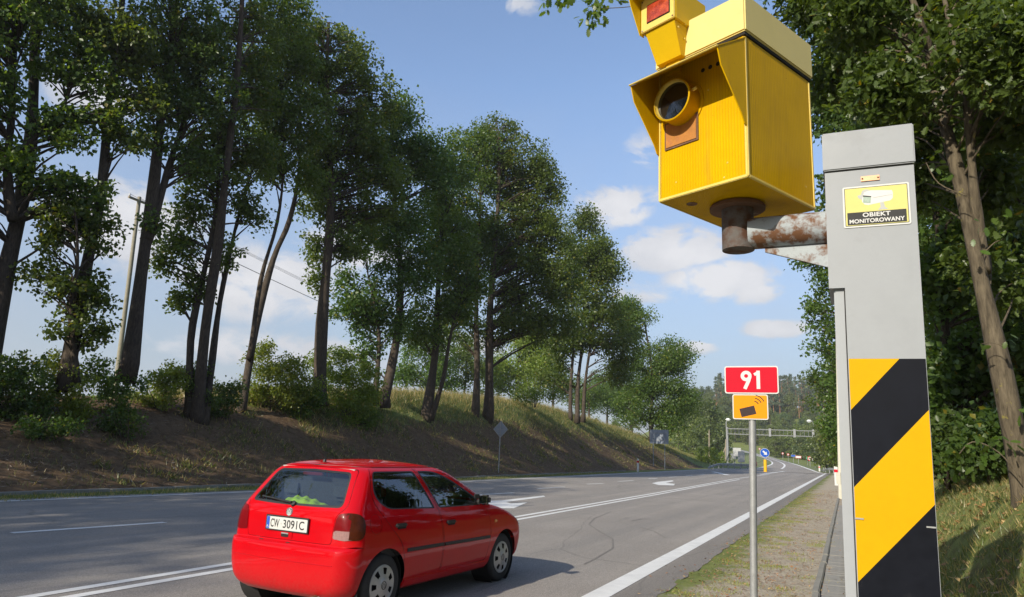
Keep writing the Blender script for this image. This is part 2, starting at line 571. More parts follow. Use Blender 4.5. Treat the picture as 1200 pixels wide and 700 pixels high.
def asphalt_mat():
    m = bpy.data.materials.new('asphalt')
    m.use_nodes = True
    t = NT(m.node_tree)
    tc = t.n('ShaderNodeTexCoord').outputs['Object']      # x along the road, y across
    fine = t.noise(tc, 95, 3, .75)
    mid = t.noise(tc, 22, 4, .7)
    big = t.noise(tc, .55, 5, .6)
    mp = t.n('ShaderNodeMapping', {'Vector': tc, 'Scale': (.05, 1.3, 1)})
    lane = t.noise(mp.outputs[0], 1.0, 4, .55)
    c = t.mix(t.mapr(big, .3, .7), (.245, .216, .188), (.31, .276, .243))
    c = t.mix(t.mapr(lane, .38, .64, 0, .75), c, (.19, .175, .16))
    c = t.mix(t.mapr(mid, .52, .66, 0, .45), c, (.15, .139, .13))
    c = t.mix(t.mapr(fine, .54, .66, 0, .8), c, (.45, .42, .38))
    c = t.mix(t.mapr(fine, .46, .34, 0, .75), c, (.055, .052, .050))
    # sealed cracks and skid marks
    wp = t.n('ShaderNodeMapping', {'Vector': tc, 'Scale': (.10, .32, 1)})
    cr = t.n('ShaderNodeTexVoronoi', {'Vector': t.mix(.08, wp.outputs[0], t.n('ShaderNodeTexNoise', {'Vector': tc, 'Scale': .9}).outputs['Color']), 'Scale': 1.0}, feature='DISTANCE_TO_EDGE')
    c = t.mix(t.mapr(cr.outputs['Distance'], .006, .0, 0, .32), c, (.07, .065, .06))
    sk = t.n('ShaderNodeMapping', {'Vector': tc, 'Scale': (.22, 2.6, 1)})
    c = t.mix(t.mapr(t.noise(sk.outputs[0], 1.4, 3, .5, .5), .66, .76, 0, .45), c, (.07, .067, .064))
    sy_ = t.n('ShaderNodeSeparateXYZ', {0: tc}).outputs[1]
    c = t.mix(t.mapr(t.math('ADD', sy_, t.math('MULTIPLY', mid, .12)), 2.62, 2.52, 0, .38), c, (.11, .10, .09))       # newer shoulder strip
    bp = t.n('ShaderNodeBump', {'Strength': .45, 'Distance': .006, 'Height': fine})
    b = t.n('ShaderNodeBsdfPrincipled', {'Base Color': c, 'Roughness': .82, 'Normal': bp.outputs[0], 'Specular IOR Level': .35})
    t.n('ShaderNodeOutputMaterial', {'Surface': b.outputs[0]})
    return m


def line_mat():
    m = bpy.data.materials.new('road_paint')
    m.use_nodes = True
    t = NT(m.node_tree)
    tc = t.n('ShaderNodeTexCoord').outputs['Object']
    a = t.noise(tc, 60, 4, .75)
    b_ = t.noise(tc, 3, 4, .6)
    c = t.mix(t.mapr(b_, .3, .7), (.56, .555, .54), (.70, .695, .675))
    c = t.mix(t.mapr(t.math('ADD', t.math('MULTIPLY', a, .7), t.math('MULTIPLY', b_, .3)), .60, .66, 0, .75), c, (.26, .25, .235))
    bp = t.n('ShaderNodeBump', {'Strength': .25, 'Distance': .004, 'Height': a})
    b = t.n('ShaderNodeBsdfPrincipled', {'Base Color': c, 'Roughness': .7, 'Normal': bp.outputs[0]})
    t.n('ShaderNodeOutputMaterial', {'Surface': b.outputs[0]})
    return m


def ground_mat():
    """soil, grass, dry grass and sand mixed by the ground's own cover map (a colour attribute)"""
    m = bpy.data.materials.new('ground_cover')
    m.use_nodes = True
    t = NT(m.node_tree)
    pos = t.n('ShaderNodeTexCoord').outputs['Object']
    at_ = t.n('ShaderNodeAttribute', attribute_name='cover')
    sp = t.n('ShaderNodeSeparateColor', {0: at_.outputs['Color']})
    n0 = t.noise(pos, .8, 5, .6)
    n1 = t.noise(pos, 5, 6, .68)
    n2 = t.noise(pos, 34, 4, .7)
    soil = t.mix(t.mapr(n1, .33, .67), (.070, .044, .025), (.155, .102, .060))
    soil = t.mix(t.mapr(n2, .60, .74, 0, .7), soil, (.25, .19, .12))
    gr = t.mix(t.mapr(n1, .3, .7), (.10, .13, .034), (.19, .21, .066))
    gr = t.mix(t.mapr(n2, .55, .75, 0, .6), gr, (.27, .22, .11))
    sand = t.mix(t.mapr(n1, .3, .7), (.28, .24, .185), (.47, .41, .32))
    sand = t.mix(t.mapr(n2, .55, .66, 0, .8), sand, (.10, .068, .042))
    sand = t.mix(t.mapr(n2, .40, .28, 0, .5), sand, (.46, .41, .34))
    fg = t.mapr(t.math('ADD', sp.outputs[0], t.math('MULTIPLY', t.math('SUBTRACT', t.math('ADD', t.math('MULTIPLY', n0, .5), t.math('MULTIPLY', n1, .5)), .5), 1.6)), .38, .62)
    fs = t.mapr(t.math('ADD', sp.outputs[1], t.math('MULTIPLY', t.math('SUBTRACT', n1, .5), .8)), .35, .65)
    c = t.mix(fs, soil, sand)
    c = t.mix(fg, c, gr)
    fd = t.mapr(t.math('ADD', sp.outputs[2], t.math('MULTIPLY', t.math('SUBTRACT', n1, .5), 1.0)), .4, .65)
    dry = t.mix(t.mapr(n2, .3, .7), (.22, .175, .085), (.36, .29, .15))
    c = t.mix(fd, c, dry)
    bp = t.n('ShaderNodeBump', {'Strength': .8, 'Distance': .05, 'Height': t.math('ADD', t.math('MULTIPLY', n1, .6), t.math('MULTIPLY', n2, .4))})
    b = t.n('ShaderNodeBsdfPrincipled', {'Base Color': c, 'Roughness': .95, 'Normal': bp.outputs[0], 'Specular IOR Level': .15})
    t.n('ShaderNodeOutputMaterial', {'Surface': b.outputs[0]})
    return m


MAT['asphalt'] = asphalt_mat()
MAT['paint'] = line_mat()
MAT['ground'] = ground_mat()

# ------------------------------------------------------------------ ground
ROAD_ROT = PI / 2 - ROAD


def in_road_frame(o):
    o.rotation_euler = (0, 0, ROAD_ROT)
    return o


def geo(a, b, n, p=2.2):
    return a + (b - a) * (np.linspace(0, 1, n + 1)[1:] ** p)


S_L = np.concatenate([-geo(40, 500, 16)[::-1], np.arange(-40, 4, 1.1), np.arange(4, 40, .35), np.arange(40, 120, .8), geo(120, 1300, 60)])
A_L = np.concatenate([-geo(8, 900, 34)[::-1], np.arange(-8, 1.9, .2), [1.98, 2.10, 2.22, 2.4], np.arange(3, 16, 1.6), [16.6, 17.0, 17.3], np.arange(17.6, 30, .3), geo(30, 900, 36)])
SS, AA = np.meshgrid(S_L, A_L, indexing='ij')
ZZ = G(SS, AA)
AE = np.interp(SS, [-100, 10, 16.5, 35, 66, 110], [17.45, 17.4, 16.75, 16.5, 16.45, 16.5])      # left asphalt edge
onroad = (AA > 2.2) & (AA < AE - .05) & (SS < 111)
ZZ = np.where(onroad, ZZ - .04, ZZ)
ZZ = np.where((AA > 2.0) & (AA <= 2.2), ZZ - .003, ZZ)
ZZ = ZZ + np.where((AA < -.3) | (AA > 18.6), RNG.normal(0, .030, ZZ.shape), 0) + np.where((AA > .3) & (AA < 2.15), RNG.normal(0, .006, ZZ.shape), 0)
pave = (AA < .37) & (AA > -.33) & (SS < 36) & (SS > -6)
ZZ = np.where(pave, ZZ + .002, ZZ)
ns, na = SS.shape
V = np.stack([SS.ravel(), AA.ravel(), ZZ.ravel()], 1)
ii, jj = np.meshgrid(np.arange(ns - 1), np.arange(na - 1), indexing='ij')
q = (ii * na + jj).ravel()
quads = np.stack([q, q + na, q + na + 1, q + 1], 1)
me = mesh_np('ground', V, quads.ravel(), np.arange(len(quads)) * 4, [MAT['ground']])
cov = np.zeros((ns * na, 4), np.float32)
cov[:, 3] = 1
s_, a_ = SS.ravel(), AA.ravel()
tb = np.clip((a_ - 18.45) / 6.6, 0, 1)
left = a_ > 10
green = np.interp(tb, [0, .35, .6, .8, 1], [.10, .12, .38, .75, .9]) * np.interp(s_, [18, 34], [.15, 1])
green = np.where(a_ > 27, .75, green)
green = np.where((a_ > 16) & (a_ < 18.45), .62, green)
green = np.where(left & (s_ > 105), np.maximum(green, .8), green)
rb = np.interp(-a_, [-2.2, -1.95, -1.5, -.9, .2, .5, 1.5, 4, 7], [.75, .66, .38, .22, .35, .58, .62, .35, .2])
rb = np.where(s_ > 90, np.maximum(rb, np.interp(-a_, [0, 3, 8], [.3, .6, .8])), rb)
cov[:, 0] = np.where(left, green, rb)
cov[:, 1] = np.where(left, .05, np.interp(-a_, [-1, .25, .7, 3], [.95, .85, .35, .0]) * np.where(s_ > 120, 0, 1))
cov[:, 2] = np.where(left, np.interp(a_, [24, 25.3, 27, 31], [0, .55, .6, .2]) * np.interp(s_, [12, 30, 80, 110], [.3, 1, 1, .3]), 0)
ca = me.color_attributes.new('cover', 'FLOAT_COLOR', 'POINT')
ca.data.foreach_set('color', cov.ravel())
for p in me.polygons:
    p.use_smooth = True
ground = in_road_frame(tag(link('ground', me), kind='structure'))

# ------------------------------------------------------------------ roads
road = in_road_frame(empty('road', (0, 0, 0), kind='structure'))
mb = MB()
sr = np.concatenate([np.arange(-60, 4, 4), np.arange(4, 40, .3), np.arange(40, 113, 3)])
rj = random.Random(4)
jit = [rj.gauss(0, .022) for _ in sr]
for i in range(len(sr) - 1):
    e0, e1 = np.interp(sr[i:i + 2], [-100, 10, 16.5, 35, 66, 110], [17.45, 17.4, 16.75, 16.5, 16.45, 16.5])
    jag0, jag1 = jit[i], jit[i + 1]
    mb.add([(sr[i], 2.05 + jag0, .004), (sr[i + 1], 2.05 + jag1, .004), (sr[i + 1], e1, .004), (sr[i], e0, .004)], [(0, 1, 2, 3)])
mb.build('carriageway', MAT['asphalt'], road)
ZM = .009


def strip(name, pts, wd):
    """painted line along (s, a) points"""
    m_ = MB()
    pts = [np.array(p, float) for p in pts]
    L, R_ = [], []
    for i, p in enumerate(pts):
        d = pts[min(i + 1, len(pts) - 1)] - pts[max(i - 1, 0)]
        d /= np.linalg.norm(d)
        nrm = np.array([-d[1], d[0]]) * wd / 2
        L.append(p + nrm)
        R_.append(p - nrm)
    n = len(pts)
    m_.add([(p[0], p[1], ZM) for p in R_ + L], [(i, i + 1, n + i + 1, n + i) for i in range(n - 1)])
    return m_.build(name, MAT['paint'], road)


def flat(x, y):
    d = ray(x, y)
    P = CAMP + d * (-CAM_H / d[2])
    return (P @ DV, P @ NV)


def patch(name, px):
    m_ = MB()
    pts = [flat(*p) for p in px]
    ar = sum(pts[i][0] * pts[(i + 1) % len(pts)][1] - pts[(i + 1) % len(pts)][0] * pts[i][1] for i in range(len(pts)))
    if ar < 0:
        pts = pts[::-1]
    m_.add([(p[0], p[1], ZM) for p in pts], [tuple(range(len(pts)))])
    return m_.build(name, MAT['paint'], road)


strip('edge_line', [(s, 2.655) for s in (-20, 8, 30, 60, 90, 108)], .27)
cl_s = [-20, 4, 16, 30, 42, 57, 83]
cl_a = [7.12, 7.12, 7.10, 7.22, 7.42, 7.70, 7.50]
strip('centre_line', [(s, a + .15) for s, a in zip(cl_s, cl_a)], .14)
strip('centre_line', [(s, a - .15) for s, a in zip(cl_s[:5] + [57], cl_a[:5] + [7.52])], .14)
strip('edge_line', [(s, a) for s, a in ((-40, 17.0), (8, 17.0), (13, 16.55), (17, 16.2), (25, 16.02), (35, 15.95), (66, 15.95), (95, 16.0))], .16)
for p in ([(7.2, 11.77), (9.72, 11.45)], [(20.6, 11.62), (24.5, 11.15)], [(28.05, 11.70), (30.8, 11.52)], [(34.7, 11.8), (36.6, 11.55)], [(40.2, 11.8), (42.8, 11.65)],
          [(47, 11.8), (49, 11.7)], [(53, 11.8), (55.4, 11.7)], [(59, 11.75), (61.4, 11.7)], [(65, 11.75), (67.4, 11.7)], [(71, 11.7), (73.4, 11.7)], [(-2, 11.9), (1, 11.8)]):
    strip('lane_dash', p, .16)
patch('turn_arrow', [(566, 587.8), (588, 586.9), (637, 581.2), (639, 582.6), (593, 588.8), (599, 590.4), (618, 589.2), (602, 596.2), (570, 596.2)])
patch('turn_arrow', [(764, 566.6), (771, 565), (788, 563.2), (789.5, 564.3), (780, 566.3), (791, 567.4), (789.5, 569.2), (772, 568.8)])
for px_, wd_ in (([(716, 600), (697, 608), (690, 615), (700, 622), (717, 632), (718, 643), (700, 655), (685, 662)], .035), ([(742, 611), (752, 608.5), (764, 609)], .08),
                 ([(750, 618), (765, 623), (781, 631)], .03)):
    q_ = strip('tar_seam', [np.array(flat(*p)) + np.array([0, random.gauss(0, .02)]) for p in px_], wd_)
    q_.data.materials[0] = MAT['tar']
    q_.location.z = -.002
strip('hatch_line', [(69, 9.95), (80.8, 13.2)], .5)
strip('hatch_line', [(80, 8.2), (110, 8.0)], .35)
strip('stop_line', [(108.5, 8.6), (111.5, 4.2)], .6)

# the road after the bend, climbing away to the left
RE = [(1000, 557, 100), (967, 555, 108), (952, 550.5, 125), (935, 545, 145), (915, 539.5, 170), (893, 533.5, 205), (868, 527.5, 250), (850, 523.0, 300), (826, 518.5, 360)]
LE = [(845, 552.5, 100), (852, 551.5, 108), (872, 550, 120), (899, 546.5, 136), (903, 541.5, 152), (890, 536, 180), (874, 530.3, 215), (858, 525.6, 262), (845, 522.0, 312), (822, 517.8, 372)][0:1] + \
     [(852, 551.5, 108), (880, 549.5, 124), (903, 544.2, 143), (899, 538.8, 165), (881, 532.3, 205), (860, 526.4, 252), (844, 522.3, 302), (820, 517.9, 362)]
REw = [at(*p) for p in RE]
LEw = [at(*p) for p in LE]
for k in (0, 1):
    REw[k][2] = .0015
    LEw[k][2] = .0015


def smooth_line(P, m=6):
    P = [np.asarray(p) for p in P]
    out = []
    for i in range(len(P) - 1):
        p0, p1, p2, p3 = P[max(i - 1, 0)], P[i], P[i + 1], P[min(i + 2, len(P) - 1)]
        for j in range(m):
            t = j / m
            out.append(.5 * ((2 * p1) + (-p0 + p2) * t + (2 * p0 - 5 * p1 + 4 * p2 - p3) * t * t + (-p0 + 3 * p1 - 3 * p2 + p3) * t ** 3))
    out.append(P[-1])
    return np.array(out)


RS, LS = smooth_line(REw), smooth_line(LEw)
for A_ in (RS, LS):
    A_[:, 2] = np.maximum(A_[:, 2], Gxy(A_[:, 0], A_[:, 1]) + .002)
far_road = empty('far_road', (0, 0, 0), kind='structure')
mb = MB()
n = len(RS)
mb.add(list(RS) + list(LS), [(i, i + 1, n + i + 1, n + i) for i in range(n - 1)])
mb.build('carriageway', MAT['asphalt'], far_road, smooth=180)
mb = MB()
for A_, B_ in ((RS, LS), (LS, RS)):
    out = A_ - B_
    out[:, 2] = 0
    out /= np.linalg.norm(out, axis=1)[:, None]
    m1 = A_ + out * 1.6 + np.array([0, 0, -.05])
    m2 = A_ + out * 9
    m2[:, 2] = np.minimum(Gxy(m2[:, 0], m2[:, 1]) - .6, A_[:, 2] - .3)
    st = 8
    vs = list(A_[st:] - np.array([0, 0, .006])) + list(m1[st:]) + list(m2[st:])
    k = n - st
    fs = [(i, i + 1, k + i + 1, k + i) for i in range(k - 1)] + [(k + i, k + i + 1, 2 * k + i + 1, 2 * k + i) for i in range(k - 1)]
    mb.add(vs, fs)
MAT['far_verge'] = mat('verge_grass', (.11, .14, .045), .9, .3, .6, .3, 8, col2=(.24, .20, .11), patch=(.5, .7, .5))
mb.build('road_embankment', MAT['far_verge'], far_road, smooth=180)


def far_line(name, f, wd, i0=0, i1=None):
    i1 = i1 or n
    P = RS + (LS - RS) * f
    q_ = (LS - RS)
    q_ /= np.linalg.norm(q_, axis=1)[:, None]
    up = np.array([0, 0, .012])
    A_, B_ = P - q_ * wd / 2 + up, P + q_ * wd / 2 + up
    k = i1 - i0
    MB().add(list(A_[i0:i1]) + list(B_[i0:i1]), [(i, i + 1, k + i + 1, k + i) for i in range(k - 1)]).build(name, MAT['paint'], far_road)


far_line('edge_line', .035, .34, 5)
far_line('centre_line', .50, .34, 12)
far_line('edge_line', .955, .34, 10)

# ------------------------------------------------------------------ kerbs and paving
kerb = in_road_frame(empty('kerb', (0, 0, 0), kind='structure'))
ks = MB().box((0, 0, 0), (.985, .20, .30), bev=.015).build('kerb_stone', MAT['kerb'], kerb, smooth=40)
first = True
for i in range(-2, 62):
    o = ks if first else ks.copy()
    if not first:
        COL.objects.link(o)
        o.parent = kerb
    first = False
    o.location = (i + 1.0, np.interp(i, [8, 17, 35, 66], [18.35, 18.05, 17.85, 17.8]) + random.uniform(-.015, .015), -.075 + random.uniform(-.012, .012))
    o.rotation_euler = (random.uniform(-.02, .02), 0, random.uniform(-.012, .012))
ks2 = MB().box((0, 0, 0), (.985, .085, .26), bev=.012).build('kerb_stone', MAT['kerb'], kerb, smooth=40)
for i in range(0, 36):
    o = ks2 if i == 0 else ks2.copy()
    if i:
        COL.objects.link(o)
        o.parent = kerb
    o.location = (i + .5, .42 + random.uniform(-.006, .006), -.085 + random.uniform(-.006, .006))
    o.rotation_euler = (random.uniform(-.02, .02), 0, random.uniform(-.006, .006))
paving = in_road_frame(empty('paving', (0, 0, 0), kind='structure'))
pv = MB().box((0, 0, 0), (.1955, .331, .06), bev=.004).build('paver', MAT['paver'], paving, smooth=40)
first = True
for i in range(0, 130):
    for j in range(2):
        if not first:
            o = pv.copy()
            COL.objects.link(o)
            o.parent = paving
        else:
            o = pv
        first = False
        o.location = (5.0 + i * .2, .205 - j * .335, -.022 + random.uniform(-.003, .003))
        o.rotation_euler = (random.uniform(-.012, .012), random.uniform(-.015, .015), random.uniform(-.01, .01))


# ------------------------------------------------------------------ grass, moss and litter (nobody could count them)
def blades(name, P, h, wd, m_, lean=.45, kind='stuff', flat_=False):
    n_ = len(P)
    az_ = RNG.uniform(0, 2 * PI, n_)
    hh = h * RNG.uniform(.5, 1.25, n_)
    ww = wd * RNG.uniform(.7, 1.3, n_)
    ln = RNG.normal(0, lean, (n_, 2))
    d = np.stack([np.cos(az_), np.sin(az_), np.zeros(n_)], 1)
    if flat_:
        p2 = np.stack([-np.sin(az_), np.cos(az_), RNG.normal(0, .35, n_)], 1)
        d2 = d.copy()
        d2[:, 2] = RNG.normal(0, .35, n_)
        c0 = P + np.array([0, 0, .012])
        Vv = np.stack([c0 - d2 * ww[:, None], c0 + p2 * hh[:, None] * .6, c0 + d2 * ww[:, None] * 1.2, c0 - p2 * hh[:, None] * .6], 1).reshape(-1, 3)
        Vv[:, 2] = np.maximum(Vv[:, 2], np.repeat(P[:, 2], 4) + .002)
        loops = np.arange(n_ * 4)
        starts = np.arange(n_) * 4
    else:
        tip = P + np.stack([ln[:, 0] * hh, ln[:, 1] * hh, hh], 1)
        b0 = P - d * ww[:, None] / 2 - np.array([0, 0, .01])
        b1 = P + d * ww[:, None] / 2 - np.array([0, 0, .01])
        Vv = np.stack([b0, b1, tip], 1).reshape(-1, 3)
        loops = np.arange(n_ * 3)
        starts = np.arange(n_) * 3
    me_ = mesh_np(name, Vv, loops, starts, [m_])
    return tag(link(name, me_), kind=kind)


def spread(n_, s0, s1, a0, a1, clump=0.0, cs=.15, p=1.0):
    s = s0 + (s1 - s0) * RNG.random(n_) ** p
    a = RNG.uniform(a0, a1, n_)
    if clump:
        k = max(1, int(n_ / clump))
        ci = RNG.integers(0, k, n_)
        s = s[ci] + RNG.normal(0, cs, n_)
        a = a[ci] + RNG.normal(0, cs, n_)
    x = DV[0] * s + NV[0] * a
    y = DV[1] * s + NV[1] * a
    return np.stack([x, y, G(s, a)], 1)


def near_right(P, lo=2.0):
    return P


blades('grass', spread(52000, 26, 130, 22.2, 27.5, 14, .35, 1.25), .28, .028, MAT['grass'])
blades('dry_grass', spread(26000, 22, 120, 24.3, 28.5, 10, .4, 1.3), .55, .022, MAT['dry_grass'], .3)
blades('grass', spread(9000, 20, 120, 19.2, 23.0, 22, .3, 1.2), .16, .026, MAT['grass'])
blades('grass', spread(9000, 6, 60, 16.9, 18.0, 14, .16, 1.2), .09, .02, MAT['grass'])
blades('grass', spread(3000, -1, 24, 18.9, 22.0, 12, .3), .14, .02, MAT['grass'])
blades('grass', spread(70000, 4, 24, -4.2, -.32, 16, .14, 1.2), .075, .009, MAT['grass'], .6)
blades('weeds', spread(9000, 14, 100, 18.7, 24.5, 40, .22, 1.0), .17, .05, MAT['grass'], .7)
blades('moss', spread(15000, 6, 42, 1.25, 2.04, 90, .10, 1.3), .022, .010, MAT['moss'], .7)
blades('moss', spread(6000, 7, 30, .5, 1.5, 200, .13, 1.3), .025, .010, MAT['moss'], .7)
blades('fallen_leaves', spread(7000, 4, 26, -4.5, -.3, 0, 0, 1.3), .034, .038, MAT['litter'], flat_=True)
blades('fallen_leaves', spread(5500, 6, 45, .5, 1.95, 7, .22, 1.4), .016, .020, MAT['litter'], flat_=True)
blades('dead_twigs', spread(14000, 2, 95, 18.6, 24, 3, .3, 1.3), .014, .10, MAT['twig_litter'], flat_=True)
blades('dead_twigs', spread(4500, 6, 40, .5, 1.95, 4, .25, 1.4), .006, .045, MAT['twig_litter'], flat_=True)

# ------------------------------------------------------------------ trees
def leaf_cloud(C, Rr, per, size, rng, squash=.75, up=.35, lobed=False):
    """leaves spread through clumps: C (k,3) clump centres, Rr (k,) radii, per (k,) leaves each -> kite-shaped folded leaves"""
    per = np.asarray(per)
    ci = np.repeat(np.arange(len(C)), per)
    n_ = len(ci)
    d = rng.normal(0, 1, (n_, 3))
    d /= np.linalg.norm(d, axis=1)[:, None]
    r = rng.random(n_) ** .6 * (1 + .45 * rng.random(n_) ** 5)
    off = d * (r * Rr[ci])[:, None]
    off[:, 2] *= squash
    P = C[ci] + off
    ax = rng.normal(0, 1, (n_, 3)) + d * .5
    ax[:, 2] -= .25
    ax /= np.linalg.norm(ax, axis=1)[:, None]
    nr = rng.normal(0, 1, (n_, 3)) * .8 + d * .45
    nr[:, 2] += up
    sd = np.cross(ax, nr)
    sd /= np.linalg.norm(sd, axis=1)[:, None] + 1e-9
    nn = np.cross(sd, ax)
    L = size * rng.uniform(.55, 1.25, n_)[:, None]
    Wd = L * rng.uniform(.30, .46, n_)[:, None]
    if lobed:                                  # two halves along the midrib, each with rounded lobes
        hx = np.array([0, .16, .30, .40, .55, .66, .80, 1.0])
        hy = np.array([0, .34, .62, .34, .86, .44, .60, 0])
        out = []
        for sg in (1, -1):
            for x_, y_ in zip(hx, hy):
                out.append(P + ax * L * x_ + sd * Wd * y_ * sg * 1.15 + nn * L * (.16 * y_ * .5 - .18 * x_ * x_))
        Vv = np.stack(out, 1).reshape(-1, 3)
        i0 = np.arange(n_)[:, None] * 16
        f = np.concatenate([i0 + np.arange(8)[None, ::-1], i0 + 8 + np.arange(8)[None]], 1).reshape(-1)
        return Vv, f
    b = P
    t = P + ax * L
    l_ = P + ax * L * .55 + sd * Wd + nn * L * .12
    r_ = P + ax * L * .55 - sd * Wd + nn * L * .12
    Vv = np.stack([b, r_, t, l_], 1).reshape(-1, 3)
    i0 = np.arange(n_)[:, None] * 4
    tri = np.concatenate([i0 + np.array([[0, 1, 2]]), i0 + np.array([[0, 2, 3]])], 1).reshape(-1)
    return Vv, tri


def crown_mesh(name, C, Rr, per, size, m_, rng, **k):
    Vv, tri = leaf_cloud(np.asarray(C, float), np.asarray(Rr, float), per, size, rng, **k)
    k = 8 if k.get('lobed') else 3
    return mesh_np(name, Vv, tri, np.arange(len(tri) // k) * k, [m_])


def bez(p0, p1, p2, n_=5):
    return [p0 * (1 - t) ** 2 + p1 * 2 * t * (1 - t) + p2 * t * t for t in np.linspace(0, 1, n_)]


def make_tree(name, base, trunks, blobs, size, m_leaf, m_bark, label, cat='tree', group=None, seed=1, dens=1.0, cl_r=None, gap=.0, limb=.055, kind=None, lobed=False, limb_frac=.7):
    """trunks: list of (points, radius at foot) in world space; blobs: (centre, radii xyz, n clumps) the crown is scattered through"""
    rng = np.random.default_rng(seed)
    root = empty(name, base, 0, label, cat, group, kind)
    base = np.asarray(base, float)
    tb_ = MB()
    samples = []
    for pts, r0 in trunks:
        P = smooth_line([np.asarray(p, float) - base for p in pts], 4)
        k = len(P)
        L = np.linspace(0, 1, k)
        P = P + np.stack([np.sin(L * 9 + seed), np.cos(L * 7 + seed * 2), 0 * L], 1) * r0 * .35 * (L > .03)[:, None]
        rad = r0 * (1 - .80 * L ** .9) * (1 + .10 * np.sin(L * 23 + seed))
        rad[0] *= 1.25
        rad[1] *= 1.12
        rad[2] *= 1.04
        tb_.tube(P, rad, 10)
        samples += [(P[i], rad[i]) for i in range(k)]
    SP = np.array([q_[0] for q_ in samples])
    SR = np.array([q_[1] for q_ in samples])
    C, Rr = [], []
    for c, rr, n_ in blobs:
        c = np.asarray(c, float) - base
        rr = np.asarray(rr, float)
        d = rng.normal(0, 1, (n_, 3))
        d /= np.linalg.norm(d, axis=1)[:, None]
        p = c + d * (rng.random(n_) ** .42)[:, None] * rr
        C += list(p)
        Rr += list((cl_r or min(rr) * .42) * rng.uniform(.5, 1.35, n_))
    C = np.array(C)
    Rr = np.array(Rr)
    for c, r in zip(C, Rr):
        cost = np.linalg.norm(SP - c, axis=1) + np.where(SP[:, 2] > c[2] - .3 * np.hypot(SP[:, 0] - c[0], SP[:, 1] - c[1]), 3.0, 0)
        cost = cost + rng.uniform(0, 1.1, len(cost))
        i = int(np.argmin(cost))
        p0 = SP[i]
        d = np.linalg.norm(c - p0)
        if d < .3 or rng.random() > limb_frac:
            continue
        mid = (p0 + c) / 2 + np.array([0, 0, .16 * d]) + rng.normal(0, .06 * d, 3)
        rl = min(SR[i] * .6, limb * (.5 + .16 * d))
        tb_.tube(bez(p0, mid, c, 5), [rl, rl * .8, rl * .6, rl * .42, rl * .2], 5, cap=False)
    tb_.build('trunk', m_bark, root, smooth=180)
    per = np.maximum(8, (dens * 1.0 * (Rr / size) ** 2 * 9.5 * .9)).astype(int)
    cm = crown_mesh('crown', C, Rr, per, size, m_leaf, rng, lobed=lobed)
    link('crown', cm, root)
    return root


def foot(x, y, amax=24.3):
    """where a stem seen at (x, y) stands: on the terrain, no further back than the crest of the bank"""
    p = hit(x, y)
    if p @ NV > amax and x < 800:
        d = ray(x, y)
        p = on_ground(d * (amax - 1.2) / (d @ NV))
    return p


def tree_px(name, base_px, trunks_px, blobs_px, size, m_leaf, label, group, seed, dens=1.0, base=None, k=1.0, depth=.85, cat='tree', m_bark=None, cl=1.0, back=0.0, rmax=None):
    """a tree surveyed in the picture: everything lies on (and around) the upright plane through its foot"""
    base = foot(*base_px) if base is None else base
    dist = math.hypot(base[0], base[1])
    mpp = dist * (base[1] / dist) ** 1.5 / F_PX
    vd = np.array([base[0], base[1], 0]) / dist
    trunks = []
    for pts, wpx in trunks_px:
        P = [upright(x, y, base) for x, y in pts]
        sw = RNG.normal(0, .25)
        P = [p + vd * sw * i for i, p in enumerate(P)]
        P[0] = P[0] - np.array([0, 0, .25])
        trunks.append((P, wpx * mpp / 2))
    blobs = []
    for cx, cy, rx, ry in blobs_px:
        c = upright(cx, cy, base) + vd * back
        n_ = max(4, int(k * 2.05 * (rx * ry) / 90))
        rxm = rx * mpp
        blobs.append((c, (rxm, rxm * depth, ry * mpp), n_))
    # clump radius follows the size of the crown as seen
    return make_tree(name, base, trunks, blobs, size, m_leaf, m_bark or MAT['bark'], label, cat, group, seed, dens, cl_r=min(max(15 * mpp * cl, .3), rmax or 99))


GL = 'trees on the left bank'
OAK, DARK = MAT['leaf_oak'], MAT['leaf_dark']
tree_px('oak_tree', (-12, 478), [([(-14, 480), (2, 345), (20, 230), (36, 130), (47, 20), (52, -110), (50, -230)], 27), ([(18, 250), (8, 180), (14, 100), (22, 0), (15, -110)], 13), ([(28, 170), (56, 142), (80, 112), (100, 60)], 9)],
        [(20, 15, 60, 50), (92, 45, 40, 45), (0, 110, 30, 45), (78, 150, 45, 40), (60, 215, 40, 25), (100, 235, 35, 40), (20, -110, 90, 80), (110, -80, 60, 60), (-40, 60, 50, 130), (-60, 250, 40, 100), (60, 75, 36, 34), (118, 140, 30, 34), (50, 0, 55, 40), (112, 88, 36, 34), (15, 190, 30, 40)], .17, OAK,
        'thick leaning oak cut by the left edge of the photo, trunk forked', GL, 11, 1.0)
tree_px('oak_tree', (76, 447), [([(76, 450), (98, 310), (118, 215), (132, 110), (146, 10), (152, -90), (150, -190)], 17), ([(90, 440), (82, 380), (92, 320), (85, 250)], 10)],
        [(140, 40, 45, 50), (165, 110, 40, 35), (95, 260, 30, 30), (62, 245, 30, 22), (112, 275, 28, 32), (45, 320, 28, 22), (78, 340, 36, 24), (108, 350, 22, 34), (140, -80, 70, 70), (95, 385, 45, 25), (100, 20, 30, 24), (150, 165, 26, 26), (150, 62, 38, 46), (130, 150, 28, 28), (60, 280, 26, 26)], .16, OAK,
        'slim grey oak leaning right, second from the left, in front of the wooden utility pole', GL, 12, .95)
